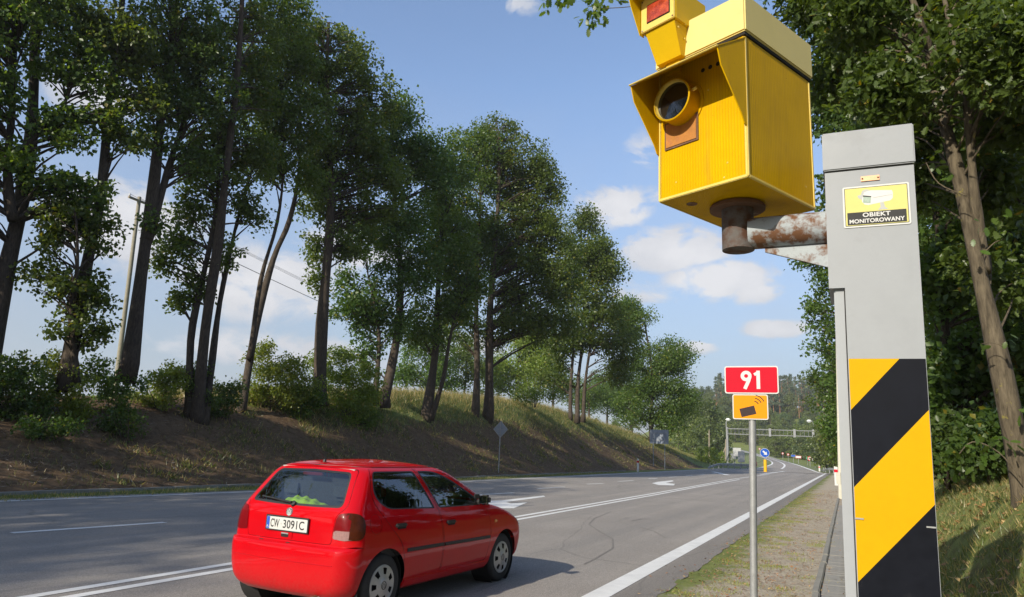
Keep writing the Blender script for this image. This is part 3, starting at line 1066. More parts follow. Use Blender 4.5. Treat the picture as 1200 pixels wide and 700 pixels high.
tree_px('oak_tree', (148, 438), [([(148, 440), (163, 325), (184, 205), (194, 120), (203, 30), (206, -60), (200, -160)], 19), ([(172, 275), (190, 220), (206, 175), (224, 115), (240, 40), (248, -30)], 12)],
        [(205, 30, 60, 55), (215, 120, 45, 42), (182, 155, 32, 32), (182, 262, 20, 14), (190, -70, 80, 60), (235, 190, 24, 28), (240, 70, 40, 50), (258, 120, 34, 36), (170, 60, 30, 30), (186, 108, 32, 38), (215, 75, 36, 34)], .16, DARK,
        'thick oak with a V fork, right beside the wooden utility pole', GL, 13, .95)
tree_px('oak_tree', (232, 493), [([(229, 496), (240, 390), (257, 290), (265, 210), (273, 120), (279, 20), (281, -60), (280, -120)], 15), ([(222, 484), (224, 400), (238, 330), (250, 260), (256, 180), (262, 90)], 11), ([(238, 494), (250, 420), (262, 330), (276, 260), (300, 190)], 11)],
        [(283, 50, 58, 62), (270, 165, 50, 48), (225, 255, 28, 45), (246, 205, 45, 35), (206, 300, 26, 28), (232, 335, 28, 20), (290, 245, 26, 26), (280, -50, 60, 45), (212, 350, 20, 20), (305, 110, 40, 46), (300, 190, 34, 30), (228, 185, 22, 30), (270, 300, 22, 24)], .16, OAK,
        'three dark stems rising from one foot low on the bank', GL, 14, .95)
tree_px('oak_tree', (281, 482), [([(281, 485), (300, 385), (322, 300), (340, 252), (352, 190), (356, 110), (352, 40)], 11), ([(293, 415), (306, 330), (324, 262), (332, 190), (330, 110)], 7)],
        [(345, 140, 48, 70), (325, 60, 58, 60), (352, 205, 36, 22), (312, 175, 36, 40), (325, 5, 45, 30), (318, 120, 36, 40)], .16, OAK,
        'slender twin stemmed oak leaning strongly right, sky on both sides', GL, 15, .95)
tree_px('oak_tree', (376, 466), [([(376, 470), (380, 380), (383, 300), (386, 220), (385, 120), (385, 40)], 17)],
        [(385, 78, 52, 62), (405, 175, 55, 60), (372, 200, 28, 38), (352, 50, 42, 40), (433, 130, 36, 80), (370, 285, 22, 22), (408, 285, 34, 28), (372, 330, 16, 20), (440, 215, 40, 55), (400, 240, 50, 30)], .17, OAK,
        'tallest bushy oak with one straight trunk in the middle of the row', GL, 16, 1.0)
tree_px('oak_tree', (452, 470), [([(452, 473), (463, 410), (467, 350), (468, 280), (462, 200), (458, 120)], 12), ([(441, 470), (443, 410), (440, 360), (430, 320)], 7)],
        [(462, 165, 48, 62), (452, 270, 52, 52), (432, 345, 42, 34), (408, 362, 30, 26), (495, 205, 40, 52), (480, 320, 34, 40), (425, 400, 22, 30), (470, 385, 20, 22)], .18, DARK,
        'oak with a curved trunk and a thin side stem, over the light green bushes', GL, 17, 1.0)
tree_px('oak_tree', (499, 491), [([(499, 494), (507, 420), (514, 350), (520, 280), (522, 190)], 12), ([(505, 488), (519, 440), (530, 390), (540, 345)], 7)],
        [(520, 195, 42, 58), (518, 285, 50, 55), (500, 380, 42, 26), (545, 330, 32, 40), (528, 350, 40, 34)], .19, OAK,
        'oak with a forked foot standing at the upper edge of the bare slope', GL, 18, 1.0)
tree_px('oak_tree', (556, 486), [([(556, 489), (558, 420), (560, 350), (562, 250), (560, 180)], 9)],
        [(562, 190, 38, 50), (555, 280, 38, 52), (540, 370, 28, 34), (530, 240, 25, 40)], .19, DARK,
        'narrow oak, left one of two close straight trunks', GL, 19, 1.0)
tree_px('oak_tree', (570, 490), [([(570, 493), (574, 410), (578, 330), (582, 230), (585, 170)], 12)],
        [(600, 200, 42, 50), (598, 290, 60, 60), (625, 350, 50, 42), (640, 250, 36, 48), (655, 315, 36, 42), (600, 380, 50, 30), (585, 160, 26, 25), (650, 385, 34, 22), (640, 215, 26, 30)], .19, OAK,
        'broad oak, right one of two close straight trunks', GL, 20, 1.05)
tree_px('oak_tree', (676, 491), [([(668, 491), (670, 450), (671, 390), (668, 320)], 5.5), ([(676, 493), (679, 440), (684, 380), (686, 300)], 6), ([(683, 492), (687, 445), (693, 390), (702, 330)], 5)],
        [(680, 300, 34, 38), (692, 365, 42, 46), (655, 405, 30, 26), (722, 400, 26, 36), (708, 330, 26, 42), (650, 440, 22, 16), (725, 440, 20, 20), (690, 260, 18, 25), (705, 300, 18, 22)], .24, OAK,
        'bushy oak of three close stems alone on the grassy part of the bank', GL, 21, 1.1)
tree_px('oak_tree', (764, 513), [([(764, 515), (764, 470), (762, 420), (756, 370)], 6)],
        [(765, 440, 40, 42), (745, 385, 28, 36), (790, 425, 24, 30), (748, 478, 28, 24), (790, 470, 26, 28), (732, 365, 14, 22), (775, 490, 26, 18), (800, 460, 14, 20)], .26, OAK,
        'round low crowned oak at the far end of the bank, leaves down to the ground', GL, 22, 1.15)
# trees standing further back behind the row
GB = 'trees in the field behind the bank'
for i, (bx, by, bl, d, lab) in enumerate((
        (606, 455, [(606, 432, 34, 34), (630, 420, 30, 34), (585, 440, 22, 20), (620, 400, 26, 20)], 105, 'pale green rounded tree seen between the trunks behind the bank'),
        (712, 485, [(712, 455, 30, 22), (690, 468, 16, 14), (735, 462, 14, 18)], 150, 'distant low green trees seen under the three stemmed oak'),
        (648, 470, [(648, 445, 22, 24), (665, 455, 12, 14)], 120, 'small dark tree behind the bank left of the three stemmed oak'),
        (500, 470, [(500, 420, 26, 36), (478, 435, 16, 25), (520, 440, 18, 22)], 95, 'dark tree behind the bank between two leaning oak trunks'),
        (690, 480, [(700, 462, 22, 14), (680, 470, 14, 10)], 135, 'low rounded bush behind the crest right of the three stemmed oak'),
        (740, 495, [(735, 478, 22, 14), (720, 470, 14, 12)], 140, 'distant bush left of the low crowned oak'),
        (545, 470, [(545, 420, 22, 40), (565, 440, 16, 24)], 98, 'dark narrow tree behind the pair of straight trunks'))):
    b = at(bx, by, d)
    b = on_ground(b)
    mpp = d / F_PX
    tree_px('field_tree', (0, 0), [([(bx, by + 20), (bx, by - 20), (bx + 3, by - 45)], .5 / mpp)], bl, .30, MAT['leaf_light'] if i == 0 else OAK, lab, GB, 40 + i, 1.0, base=b)

# ------------------------------------------------------------------ shrubs
GS = 'shrubs along the top of the bank'


def shrub(bx, by, blobs, m_, lab, seed, size=.11, grp=GS, dist=None, dens=1.0):
    b = foot(bx, by) if dist is None else on_ground(at(bx, by, dist))
    d = math.hypot(b[0], b[1])
    mpp = d * (b[1] / d) ** 1.5 / F_PX
    tr = []
    rs = np.random.default_rng(seed)
    for j in range(4):
        dx = rs.uniform(-14, 14)
        tr.append(([(bx + dx * .2, by + 4), (bx + dx * .8, by - 12), (bx + dx * 1.6, by - 32)], .05 / mpp))
    return tree_px('shrub', (bx, by), tr, blobs, size, m_, lab, grp, seed, dens, base=b, k=1.5, cat='shrub', cl=.72)


shrub(20, 492, [(15, 448, 44, 42), (-20, 440, 40, 45), (40, 480, 34, 16)], MAT['leaf_dark'], 'dense dark green shrub at the left edge, under the thick leaning oak', 61)
shrub(75, 488, [(75, 455, 36, 34), (62, 428, 22, 16), (95, 478, 30, 14)], MAT['leaf_light'], 'green shrub round the foot of the slim grey oak', 62)
shrub(135, 488, [(135, 462, 36, 28), (118, 440, 22, 22), (150, 482, 26, 12)], MAT['leaf_oak'], 'mid green shrub in front of the thick forked oak', 63)
shrub(190, 482, [(188, 455, 34, 26), (205, 440, 22, 20), (175, 474, 24, 12)], MAT['leaf_light'], 'light green shrub right of the thick forked oak', 64)
shrub(150, 518, [(150, 500, 24, 12), (130, 495, 16, 10)], MAT['leaf_dark'], 'small low shrub on the bare lower slope', 65, .10)
shrub(262, 492, [(258, 470, 24, 22), (270, 455, 18, 14)], MAT['leaf_dark'], 'shrub between the three dark stems and the slender leaning oak', 66)
shrub(318, 478, [(322, 438, 36, 36), (348, 450, 32, 32), (308, 415, 14, 14), (300, 465, 20, 14)], MAT['leaf_light'], 'bright yellow green shrub right of the slender leaning oak', 67)
shrub(350, 492, [(352, 472, 28, 18), (335, 486, 20, 10)], MAT['leaf_oak'], 'mid green shrub below the bright yellow green one', 68)
shrub(405, 490, [(405, 450, 38, 34), (388, 425, 24, 24), (432, 450, 20, 24), (425, 470, 22, 20), (398, 492, 26, 14)], MAT['leaf_light'], 'light green shrub right of the tallest oak', 69)
shrub(228, 470, [(225, 445, 20, 20), (240, 460, 14, 14)], MAT['leaf_oak'], 'shrub just behind the three dark stems', 70)
shrub(626, 470, [(622, 464, 24, 8), (640, 462, 12, 7)], MAT['leaf_oak'], 'low wide shrub on the grassy crest of the bank', 71, .16)
shrub(436, 505, [(432, 485, 16, 16), (420, 500, 12, 8)], MAT['leaf_oak'], 'small shrub at the right end of the hedge, below the curved oak', 72)
shrub(40, 515, [(40, 500, 30, 12), (80, 503, 24, 10)], MAT['leaf_dark'], 'lowest dark shrub on the slope near the left edge', 73, .10)

# ------------------------------------------------------------------ right side: the near tree
RB = on_ground(at(1193, 584, 8.3), -.06)
GRT = 'trees on the right bank'


def rp(x, y, back=0.0):
    p = upright(x, y, RB)
    return CAMP + (p - CAMP) * (1 + back / np.hypot(p[0], p[1]))


near_blobs = []
for cx, cy, rx, ry, bk in ((955, 12, 36, 26, .5), (1005, 45, 42, 40, .8), (1060, 90, 44, 46, .9), (1150, 40, 60, 50, .6), (1190, 130, 34, 34, .2), (1085, 150, 40, 36, 1.2), (985, 95, 26, 34, 1.6),
                           (1160, 220, 30, 30, .9), (1060, 20, 60, 40, 1.2), (1200, 20, 50, 50, 1.), (1000, -60, 90, 50, .5), (1120, -80, 110, 60, .5), (920, -60, 40, 40, 0), (1080, 215, 24, 22, 1.5),
                           (1150, 300, 16, 22, .7), (1175, 340, 18, 20, 1.2), (1040, 110, 30, 30, -.6), (1190, 60, 34, 40, -.8), (1010, 20, 40, 22, -.7)):
    mp_ = 8.3 / F_PX
    near_blobs.append((rp(cx, cy, bk), (rx * mp_, rx * mp_, ry * mp_), max(8, int(rx * ry / 40))))
near = make_tree('oak_tree', RB, [([rp(1203, 640), rp(1197, 600), rp(1189, 560), rp(1178, 480), rp(1165, 400), rp(1150, 318), rp(1133, 230), rp(1116, 168), rp(1092, 100, .2), rp(1064, 56, .3), rp(1028, 10, .4), rp(980, -60, .6)], .125),
                                  ([rp(1149, 318), rp(1146, 285), rp(1142, 240, -.05), rp(1140, 180, -.1), rp(1131, 100, -.2), rp(1110, 20, -.2), rp(1090, -90, 0)], .07),
                                  ([rp(1092, 100, .2), rp(1082, 30, -.3), rp(1040, -70, -.6)], .06)],
                 near_blobs, .088, MAT['leaf_right'], MAT['bark_near'], 'near oak with a pale mossy trunk on the right bank beside the grey post', 'tree', GRT, 101, .75, cl_r=.34, limb=.022, lobed=True, limb_frac=.3)


# lobed oak leaf used for leaves large enough to pick apart
def oak_leaf_mesh():
    half = [(0, 0), (.10, .07), (.18, .20), (.26, .13), (.36, .30), (.46, .17), (.58, .31), (.68, .17), (.80, .22), (.88, .10), (1.0, 0)]
    ring = [(x, y) for x, y in half] + [(x, -y) for x, y in half[-2:0:-1]]
    mid = [(x, 0) for x in (.2, .4, .6, .8)]
    vs = [(x, y, .10 * abs(y) - .12 * x * x) for x, y in ring] + [(x, y, -.12 * x * x) for x, y in mid]
    n_ = len(half)
    fs = []
    mi = [len(ring) + k for k in range(4)]
    spine = [0] + mi + [n_ - 1]
    sx = [0, .2, .4, .6, .8, 1.0]
    for side in (0, 1):
        idx = list(range(n_)) if side == 0 else [0] + list(range(len(ring) - 1, n_ - 2, -1))
        for k in range(n_ - 1):
            a_, b_ = idx[k], idx[k + 1]
            j0 = min(range(6), key=lambda j: abs(sx[j] - half[k][0]))
            j1 = min(range(6), key=lambda j: abs(sx[j] - half[k + 1][0]))
            f = [a_, b_, spine[j1]] + ([spine[j0]] if j0 != j1 else [])
            f = list(dict.fromkeys(f))
            if len(f) > 2:
                fs.append(tuple(f if side else f[::-1]))
    me_ = bpy.data.meshes.new('leaf')
    me_.from_pydata([(x, y, z) for x, y, z in vs], [], fs)
    me_.materials.append(MAT['leaf_right'])
    for p in me_.polygons:
        p.use_smooth = True
    return me_


LEAF = oak_leaf_mesh()


def leafy_twig(parent, pts_px, leaves_px, sz, seed, r=.006, back=-.6, name='branch'):
    rs = random.Random(seed)
    inv = np.array(RB)
    P = [rp(x, y, back) - inv for x, y in pts_px]
    m_ = MB().tube(smooth_line(P, 4), [r] * (4 * (len(P) - 1)) + [r * .4], 6)
    br = m_.build(name, MAT['bark_near'], parent, smooth=180)
    for x, y, cnt, spread_ in leaves_px:
        for _ in range(cnt):
            c = rp(x + rs.gauss(0, spread_), y + rs.gauss(0, spread_), back + rs.gauss(0, .05)) - inv
            o = bpy.data.objects.new('leaf', LEAF)
            COL.objects.link(o)
            o.parent = br
            o.location = c
            k = sz * rs.uniform(.7, 1.25)
            o.scale = (k, k, k)
            o.rotation_euler = (rs.uniform(-1.0, 1.0), rs.uniform(-.3, 1.5), rs.uniform(0, 2 * PI))
    return br


leafy_twig(near, [(960, -40), (860, -35), (790, -14), (758, 2), (738, 8), (707, 10)], [(700, 2, 10, 5), (697, 12, 12, 5), (689, 23, 9, 4.5), (703, 20, 7, 4), (694, 6, 8, 4), (697, 31, 4, 3), (758, 1, 5, 3), (682, 24, 4, 3)], .125, 1)
leafy_twig(near, [(790, -14), (740, -30), (690, -25), (650, -10)], [(652, -1, 14, 7), (641, 5, 7, 4), (668, -4, 9, 6), (656, 6, 5, 3), (700, -12, 12, 10), (722, -3, 7, 5)], .125, 2)
leafy_twig(near, [(1178, 408), (1165, 402), (1150, 403)], [(1150, 404, 3, 4), (1185, 400, 4, 4)], .085, 3, .004, -.32)
leafy_twig(near, [(1196, 560), (1170, 530), (1140, 518), (1122, 535)], [(1160, 512, 8, 10), (1140, 520, 10, 9), (1125, 538, 6, 6), (1150, 532, 6, 8), (1180, 520, 5, 6), (1198, 490, 5, 8)], .10, 4, .006, -.25)
leafy_twig(near, [(1133, 230), (1100, 215), (1085, 190)], [(1090, 80, 5, 6), (1095, 185, 6, 8), (1110, 200, 6, 9)], .10, 5, .006, -.35)
leafy_twig(near, [(1150, 300), (1165, 285), (1178, 280)], [(1170, 270, 9, 10), (1145, 275, 6, 9), (1180, 90, 12, 10), (1195, 70, 8, 9)], .10, 6, .006, -.35)

# trees standing behind the near one
rt_list = [
    ((1120, 545), 14.5, [([(1120, 552), (1112, 420), (1100, 280), (1090, 120)], 16)], [(1130, 430, 50, 50), (1110, 330, 40, 60), (1180, 400, 40, 60), (1140, 240, 60, 60), (1100, 480, 26, 40), (1050, 120, 60, 80)], .13, 'dark leafy tree right behind the striped grey post'),
    ((1215, 545), 14, [([(1215, 552), (1212, 400), (1205, 250), (1200, 80)], 18)], [(1215, 420, 50, 60), (1210, 300, 50, 60), (1180, 180, 50, 60), (1200, 500, 40, 36), (1220, 60, 60, 80)], .13, 'dark tree at the right edge behind the near oak'),
    ((1165, 548), 21, [([(1165, 552), (1160, 420), (1150, 250)], 12)], [(1160, 490, 50, 36), (1150, 380, 60, 60), (1130, 250, 70, 70), (1100, 520, 30, 25), (1050, 60, 80, 60), (1170, 100, 60, 80)], .16, 'shaded tree deep in the wood at the right'),
    ((1085, 548), 25, [([(1085, 552), (1070, 380), (1050, 200), (1030, 60)], 12)], [(1000, 60, 60, 50), (975, 130, 40, 50), (1040, 200, 60, 70), (1080, 330, 50, 60), (1090, 440, 40, 50), (985, 230, 26, 50), (1090, 510, 30, 30)], .17, 'tall tree hidden by the grey post, crown beside the yellow box'),
    ((1010, 545), 44, [([(1010, 549), (1004, 440), (996, 320), (990, 230)], 7)], [(985, 330, 34, 40), (950, 305, 26, 14), (972, 290, 24, 30), (968, 390, 26, 34), (985, 450, 22, 40), (960, 360, 24, 18), (978, 500, 16, 26), (1000, 520, 20, 20)], .20, 'roadside tree whose lit leaves hang over the verge left of the grey post'),
    ((1000, 546), 62, [([(1000, 549), (990, 470), (985, 420)], 5)], [(975, 465, 20, 36), (985, 500, 18, 30), (962, 440, 14, 16), (985, 430, 20, 30), (975, 525, 12, 14)], .24, 'smaller yellowing tree below the lit roadside leaves'),
    ((1140, 545), 34, [([(1140, 549), (1135, 400), (1120, 200)], 9)], [(1150, 480, 60, 40), (1130, 380, 70, 50), (1120, 240, 80, 70), (1190, 300, 50, 100), (1110, 520, 30, 20)], .22, 'far dark tree filling the back of the wood at the right'),
]
for i, (bp_, d, tr, bl, sz, lab) in enumerate(rt_list):
    b = on_ground(at(bp_[0], bp_[1], d))
    tree_px('woodland_tree', bp_, tr, bl, sz, MAT['leaf_right'] if i in (0, 4, 5) else MAT['leaf_dark'], lab, GRT, 120 + i, .95, base=b, cl=1.0 if d > 30 else 1.5, rmax=.9)
for i, (x, y, d, lab) in enumerate(((1110, 548, 12.5, 'low undergrowth shrub at the edge of the wood behind the striped post'), (1160, 548, 11.5, 'low shrub left of the near oak trunk'), (1215, 552, 12, 'low shrub behind the near oak trunk at the right edge'), (1135, 546, 17, 'undergrowth shrub deeper in the wood'))):
    shrub(x, y, [(x, y - 26, 34, 22), (x + 14, y - 44, 24, 18), (x - 12, y - 10, 30, 12)], MAT['leaf_dark'], lab, 160 + i, .09, 'undergrowth on the right bank', dist=d)


# ------------------------------------------------------------------ trees around the viewer, outside the picture but shading it
def proto_tree(name, seed, ht, wd, size, m_, m_bark, pine=False, trunk_r=.22, clear=.35, n_cl=34, dens=.8):
    rng = np.random.default_rng(seed)
    r = empty(name, (0, 0, 0))
    tb_ = MB()
    P = smooth_line([np.array([0, 0, -.3]), np.array([.1, .05, ht * .35]), np.array([-.05, .1, ht * .7]), np.array([0, 0, ht * .97])], 4)
    tb_.tube(P, trunk_r * np.linspace(1.1, .2, len(P)), 8)
    C, R_ = [], []
    for j in range(n_cl):
        u = rng.random()
        z = ht * (clear + (1 - clear) * u)
        prof = math.sin(PI * min(1, .18 + .82 * u)) ** .7 if not pine else (1 - .75 * u) * (.6 + .4 * rng.random())
        a_ = rng.uniform(0, 2 * PI)
        rr = wd * prof * rng.random() ** .45
        c = np.array([rr * math.cos(a_), rr * math.sin(a_), z])
        C.append(c)
        R_.append(wd * (.30 if not pine else .26) * rng.uniform(.7, 1.3))
        p0 = np.array([0, 0, max(ht * clear * .8, z - rr * .7 - .4)])
        tb_.tube(bez(p0, (p0 + c) / 2 + np.array([0, 0, rr * .12]), c, 4), [trunk_r * .28, trunk_r * .2, trunk_r * .12, trunk_r * .05], 4, cap=False)
    tb_.build('trunk', m_bark, r, smooth=180)
    R_ = np.array(R_)
    cm = crown_mesh('crown', np.array(C), R_, np.maximum(8, dens * 9 * (R_ / size) ** 2).astype(int), size, m_, rng, squash=.7 if not pine else .5)
    link('crown', cm, r)
    return r


def copy_tree(src, loc, rz, sc, label, cat, group):
    o = src.copy()
    COL.objects.link(o)
    o.location, o.rotation_euler, o.scale = loc, (0, 0, rz), (sc, sc, sc)
    for ch in list(src.children):
        c = ch.copy()
        COL.objects.link(c)
        c.parent = o
    return tag(o, label, cat, group)


P_BROAD = [proto_tree('woodland_tree', 201 + i, 15, 4.6 + i * .5, .62, MAT['leaf_far'] if i != 1 else MAT['leaf_far_dark'], MAT['bark'], n_cl=38, clear=.12, dens=1.3) for i in range(3)]
P_PINE = [proto_tree('pine_tree', 211 + i, 21, 3.3 + .4 * i, .55, MAT['needles'], MAT['bark_pine'], pine=True, trunk_r=.26, clear=.5, n_cl=30, dens=1.3) for i in range(2)]
P_BUSH = [proto_tree('shrub', 231, 15, 5.5, 1.3, MAT['leaf_light'], MAT['bark'], n_cl=40, clear=.05, dens=1.2)]
P_OAK = [proto_tree('oak_tree', 221 + i, 18, 5.2, .28, MAT['leaf_dark'], MAT['bark'], n_cl=34, clear=.2, trunk_r=.3, dens=.75) for i in range(2)]
used = set()


def plant(protos, loc, sc, label, cat, group, rng):
    src = protos[int(rng.integers(len(protos)))]
    if src.name not in used:
        used.add(src.name)
        src.location, src.rotation_euler, src.scale = loc, (0, 0, rng.uniform(0, 6.28)), (sc, sc, sc)
        return tag(src, label, cat, group)
    return copy_tree(src, loc, rng.uniform(0, 6.28), sc, label, cat, group)


rg = np.random.default_rng(5)
# the row goes on to the left and behind the viewer, where it shades the bank and the left lane
for i, (s, a, sc) in enumerate(((3.0, 23.2, .9), (-4.5, 22.2, 1.0), (-12, 20.8, 1.1), (-20, 20.7, 1.15), (-28, 20.6, 1.2), (-36, 21, 1.3))):
    plant(P_OAK, W(s, a, float(G(s, a)) - .1), sc, 'oak of the bank row standing outside the left edge of the photo', 'tree', 'bank trees outside the left edge', rg)
for i, (s, a, sc) in enumerate(((-3, -7.2, .8), (-9, -5.8, .8), (-15.5, -5.4, .9), (-23, -5.2, 1.0), (-12, -10.5, .9))):
    plant(P_OAK, W(s, a, float(G(s, a)) - .1), sc, 'woodland oak standing outside the right edge of the photo', 'tree', 'woodland trees outside the right edge', rg)

# wooded hill far ahead
GF = 'broadleaf trees on the far hill'
for i in range(235):
    x = rg.uniform(800, 1010)
    y_d = rg.uniform(255, 460)
    p = at(x, 500, y_d)
    if y_d < 330 and 835 < x < 975:
        if rg.random() < .35:
            continue
    near_road = np.min(np.hypot(RS[:, 0] - p[0], RS[:, 1] - p[1]))
    near_road2 = np.min(np.hypot(LS[:, 0] - p[0], LS[:, 1] - p[1]))
    if min(near_road, near_road2) < 11 or (np.hypot(p[0], p[1]) < 330 and x < 900):
        continue
    plant(P_BROAD, on_ground(p, -.3), rg.uniform(.5, .8) if y_d < 400 else rg.uniform(.6, .95), 'small rounded broadleaf tree on the far hillside ' + ('left of the route sign pole' if x < 870 else 'seen just right of the route sign pole' if x < 915 else 'above the right end of the gantry' if x < 965 else 'hidden behind the roadside wood at the right'), 'tree', GF, rg)
GP = 'pines on the far hilltop'
for i in range(170):
    x = rg.uniform(838, 985)
    d = rg.uniform(408, 520)
    p = at(x, 500, d)
    plant(P_PINE, on_ground(p, -.3), rg.uniform(.72, 1.02), 'tall bare stemmed hilltop pine ' + ('left of the red route sign' if x < 868 else 'behind and just right of the red route sign' if x < 918 else 'above the right end of the gantry' if x < 955 else 'behind the roadside wood at the right'), 'tree', GP, rg)
# olive trees left of the bend
for i, (x, y, d, sc, lab) in enumerate(((833, 540, 190, .98, 'tall olive green tree beyond the bank, behind the first wooden pole'), (812, 540, 205, .92, 'olive tree partly hidden by the end of the bank'),
                                       (840, 540, 245, 1.0, 'olive tree behind the gantry post'), (866, 540, 350, 1.1, 'rounded olive tree rising left of the pines'), (795, 540, 215, .9, 'olive tree mostly behind the low crowned oak'),
                                       (822, 540, 240, 1.1, 'dark crown rising behind the tall olive tree'))):
    plant(P_BROAD, on_ground(at(x, y, d), -.2), sc, lab, 'tree', 'olive trees left of the far bend', rg)
for i, (x, y, d, sc) in enumerate(((838, 545, 128, .20), (830, 548, 122, .20), (845, 545, 133, .17), (856, 545, 150, .16), (822, 548, 118, .16))):
    plant(P_BUSH, on_ground(at(x, y, d), -.3), sc, 'bright low bush ' + ('at the left gantry post' if x > 842 else 'behind the left end of the guard rail' if x > 828 else 'tucked behind the end of the bank'), 'shrub', 'bushes behind the guard rail', rg)
# roadside wood right of the bend
for i, (x, d, sc) in enumerate(((968, 135, .62), (978, 120, .55), (990, 112, .6), (1002, 95, .6), (962, 165, .6), (1015, 80, .62), (1035, 74, .7), (1060, 66, .75), (956, 200, .6), (972, 190, .7), (985, 160, .8), (947, 235, .55), (1050, 110, .9), (1090, 95, .9), (1130, 85, .9))):
    plant(P_BROAD, on_ground(at(x, 545, d), -.3), sc, 'dense roadside tree ' + ('at the far end of the right verge, beside the bend' if x < 972 else 'on the right verge just left of the grey post' if x < 992 else 'hidden behind the grey post' if x < 1095 else 'deep behind the near oak'), 'tree', 'roadside trees right of the bend', rg)
for x, y, d in ((700, 478, 260), (722, 478, 275), (742, 478, 250), (680, 478, 265), (660, 478, 280)):
    plant(P_BROAD, on_ground(at(x, y, d), -.3), .8, 'distant field tree low on the skyline behind the bank', 'tree', 'trees on the skyline behind the bank', rg)

# ------------------------------------------------------------------ street furniture
def facing(root_dir):
    return root_dir


RZ = -ROAD                                     # an object turned by RZ has its local +y along the road


def plate(parent, name, wd, ht, r, c, m_face, m_back, m_rim=None, th=.012, rim=.022):
    """sign plate facing local -y, centred at c"""
    MB().prism(rrect(wd, ht, r), c, (1, 0, 0), (0, 0, 1), (0, -1, 0), -th, 0, 0).build(name, m_back, parent)
    if m_rim:
        MB().prism(rrect(wd, ht, r), c, (1, 0, 0), (0, 0, 1), (0, -1, 0), .0004, .0016).build('border', m_rim, parent)
        MB().prism(rrect(wd - 2 * rim, ht - 2 * rim, r * .7), c, (1, 0, 0), (0, 0, 1), (0, -1, 0), .0020, .0032).build('face', m_face, parent)


# route number sign in front
b = at(881, 700, 7.2)
b = on_ground(b)
k72 = 7.2 / F_PX
rs_ = empty('route_sign', b, RZ + .015, 'red route 91 sign over an orange speed camera plate on a grey pole', 'road sign')


def rel(px, py, d, base, rz):
    p = at(px, py, d) - base
    c, s = math.cos(-rz), math.sin(-rz)
    return np.array([p[0] * c - p[1] * s, p[0] * s + p[1] * c, p[2]])


tp = rel(881, 446, 7.2, b, RZ)
c1 = rel(880.3, 445.3, 7.2, b, RZ)
c2 = rel(879.2, 477, 7.2, b, RZ)
scale_ = np.linalg.norm(at(881, 446, 7.2) - CAMP) / F_PX / math.sqrt(1 + ((881 - 600) ** 2 + (446 - 350) ** 2) / F_PX ** 2)
MB().tube([(0, .045, -.3), (tp[0] * .5, .045, 1.0), (tp[0], .045, c1[2] + .10)], .0335, 14).build('pole', MAT['galv'], rs_, smooth=50)
MB().tube([(tp[0], .045, c1[2] + .10), (tp[0], .045, c1[2] + .112)], .036, 14).build('pole_cap', MAT['sign_back'], rs_, smooth=50)
for zz in (c1[2], c2[2]):
    MB().box((tp[0], .04, zz), (.085, .075, .03)).build('clamp', MAT['galv'], rs_)


def face_print(parent, name, geo_, c, m_, off, sx=1.0):
    vs, fs = geo_
    v2 = [(c[0] + p[0] * sx, c[1] - off - p[2], c[2] + p[1]) for p in vs]
    return MB().add(v2, fs).build(name, m_, parent)


pw, ph = 60.2 * scale_, 32.3 * scale_
pl_ = MB().prism(rrect(pw, ph, .022), c1, (1, 0, 0), (0, 0, 1), (0, -1, 0), -.012, 0).build('number_plate', MAT['sign_back'], rs_)
MB().prism(rrect(pw, ph, .022), c1, (1, 0, 0), (0, 0, 1), (0, -1, 0), .0005, .0016).build('border', MAT['white'], pl_)
MB().prism(rrect(pw - .022, ph - .022, .015), c1, (1, 0, 0), (0, 0, 1), (0, -1, 0), .002, .0032).build('face', MAT['red'], pl_)


def stroke(pts, wd):
    """flat ribbon polygon pieces along a polyline"""
    vs, fs = [], []
    pts = [np.array(p, float) for p in pts]
    n_ = len(pts)
    for i, p in enumerate(pts):
        d = pts[min(i + 1, n_ - 1)] - pts[max(i - 1, 0)]
        d /= np.linalg.norm(d)
        nn = np.array([-d[1], d[0]]) * wd / 2
        vs += [(*(p - nn), 0), (*(p + nn), 0)]
    for i in range(n_ - 1):
        fs.append((2 * i, 2 * i + 2, 2 * i + 3, 2 * i + 1))
    return np.array(vs), fs


def arc(cx, cy, r, a0, a1, n_=20):
    return [(cx + r * math.cos(math.radians(a0 + (a1 - a0) * i / n_)), cy + r * math.sin(math.radians(a0 + (a1 - a0) * i / n_))) for i in range(n_ + 1)]


hd = ph * .66
sw = hd * .185
u = hd
r9 = (hd * .58 - sw) / 2
nine = [arc(-.26 * u, .5 * u - r9 - sw / 2, r9, 0, 360, 32), [(-.26 * u + r9 * .93, .5 * u - r9 - sw / 2 - r9 * .30), (-.26 * u + r9 * .62, .5 * u - 2.35 * r9 - sw / 2), (-.26 * u - r9 * .42, -.5 * u)]]
one = [[(.37 * u, -.5 * u), (.37 * u, .5 * u)], [(.37 * u, .40 * u), (.16 * u, .28 * u)]]
nm = MB()
for k, st_ in enumerate(nine + one):
    vs, fs = stroke(st_, sw if k != 3 else sw * .85)
    vs[:, 2] = k * .00025
    nm.add([(c1[0] + p[0], c1[1] - .0036 - p[2], c1[2] + p[1]) for p in vs], fs)
nm.build('number', MAT['white'], pl_)
pw2, ph2 = 39.5 * scale_, 29 * scale_
p2_ = MB().prism(rrect(pw2, ph2, .018), c2, (1, 0, 0), (0, 0, 1), (0, -1, 0), -.012, 0).build('camera_plate', MAT['sign_back'], rs_)
MB().prism(rrect(pw2, ph2, .018), c2, (1, 0, 0), (0, 0, 1), (0, -1, 0), .0005, .0016).build('border', MAT['white'], p2_)
MB().prism(rrect(pw2 - .018, ph2 - .018, .012), c2, (1, 0, 0), (0, 0, 1), (0, -1, 0), .002, .0032).build('face', MAT['orange'], p2_)
a_ = math.radians(14)
rw, rh = pw2 * .43, ph2 * .34
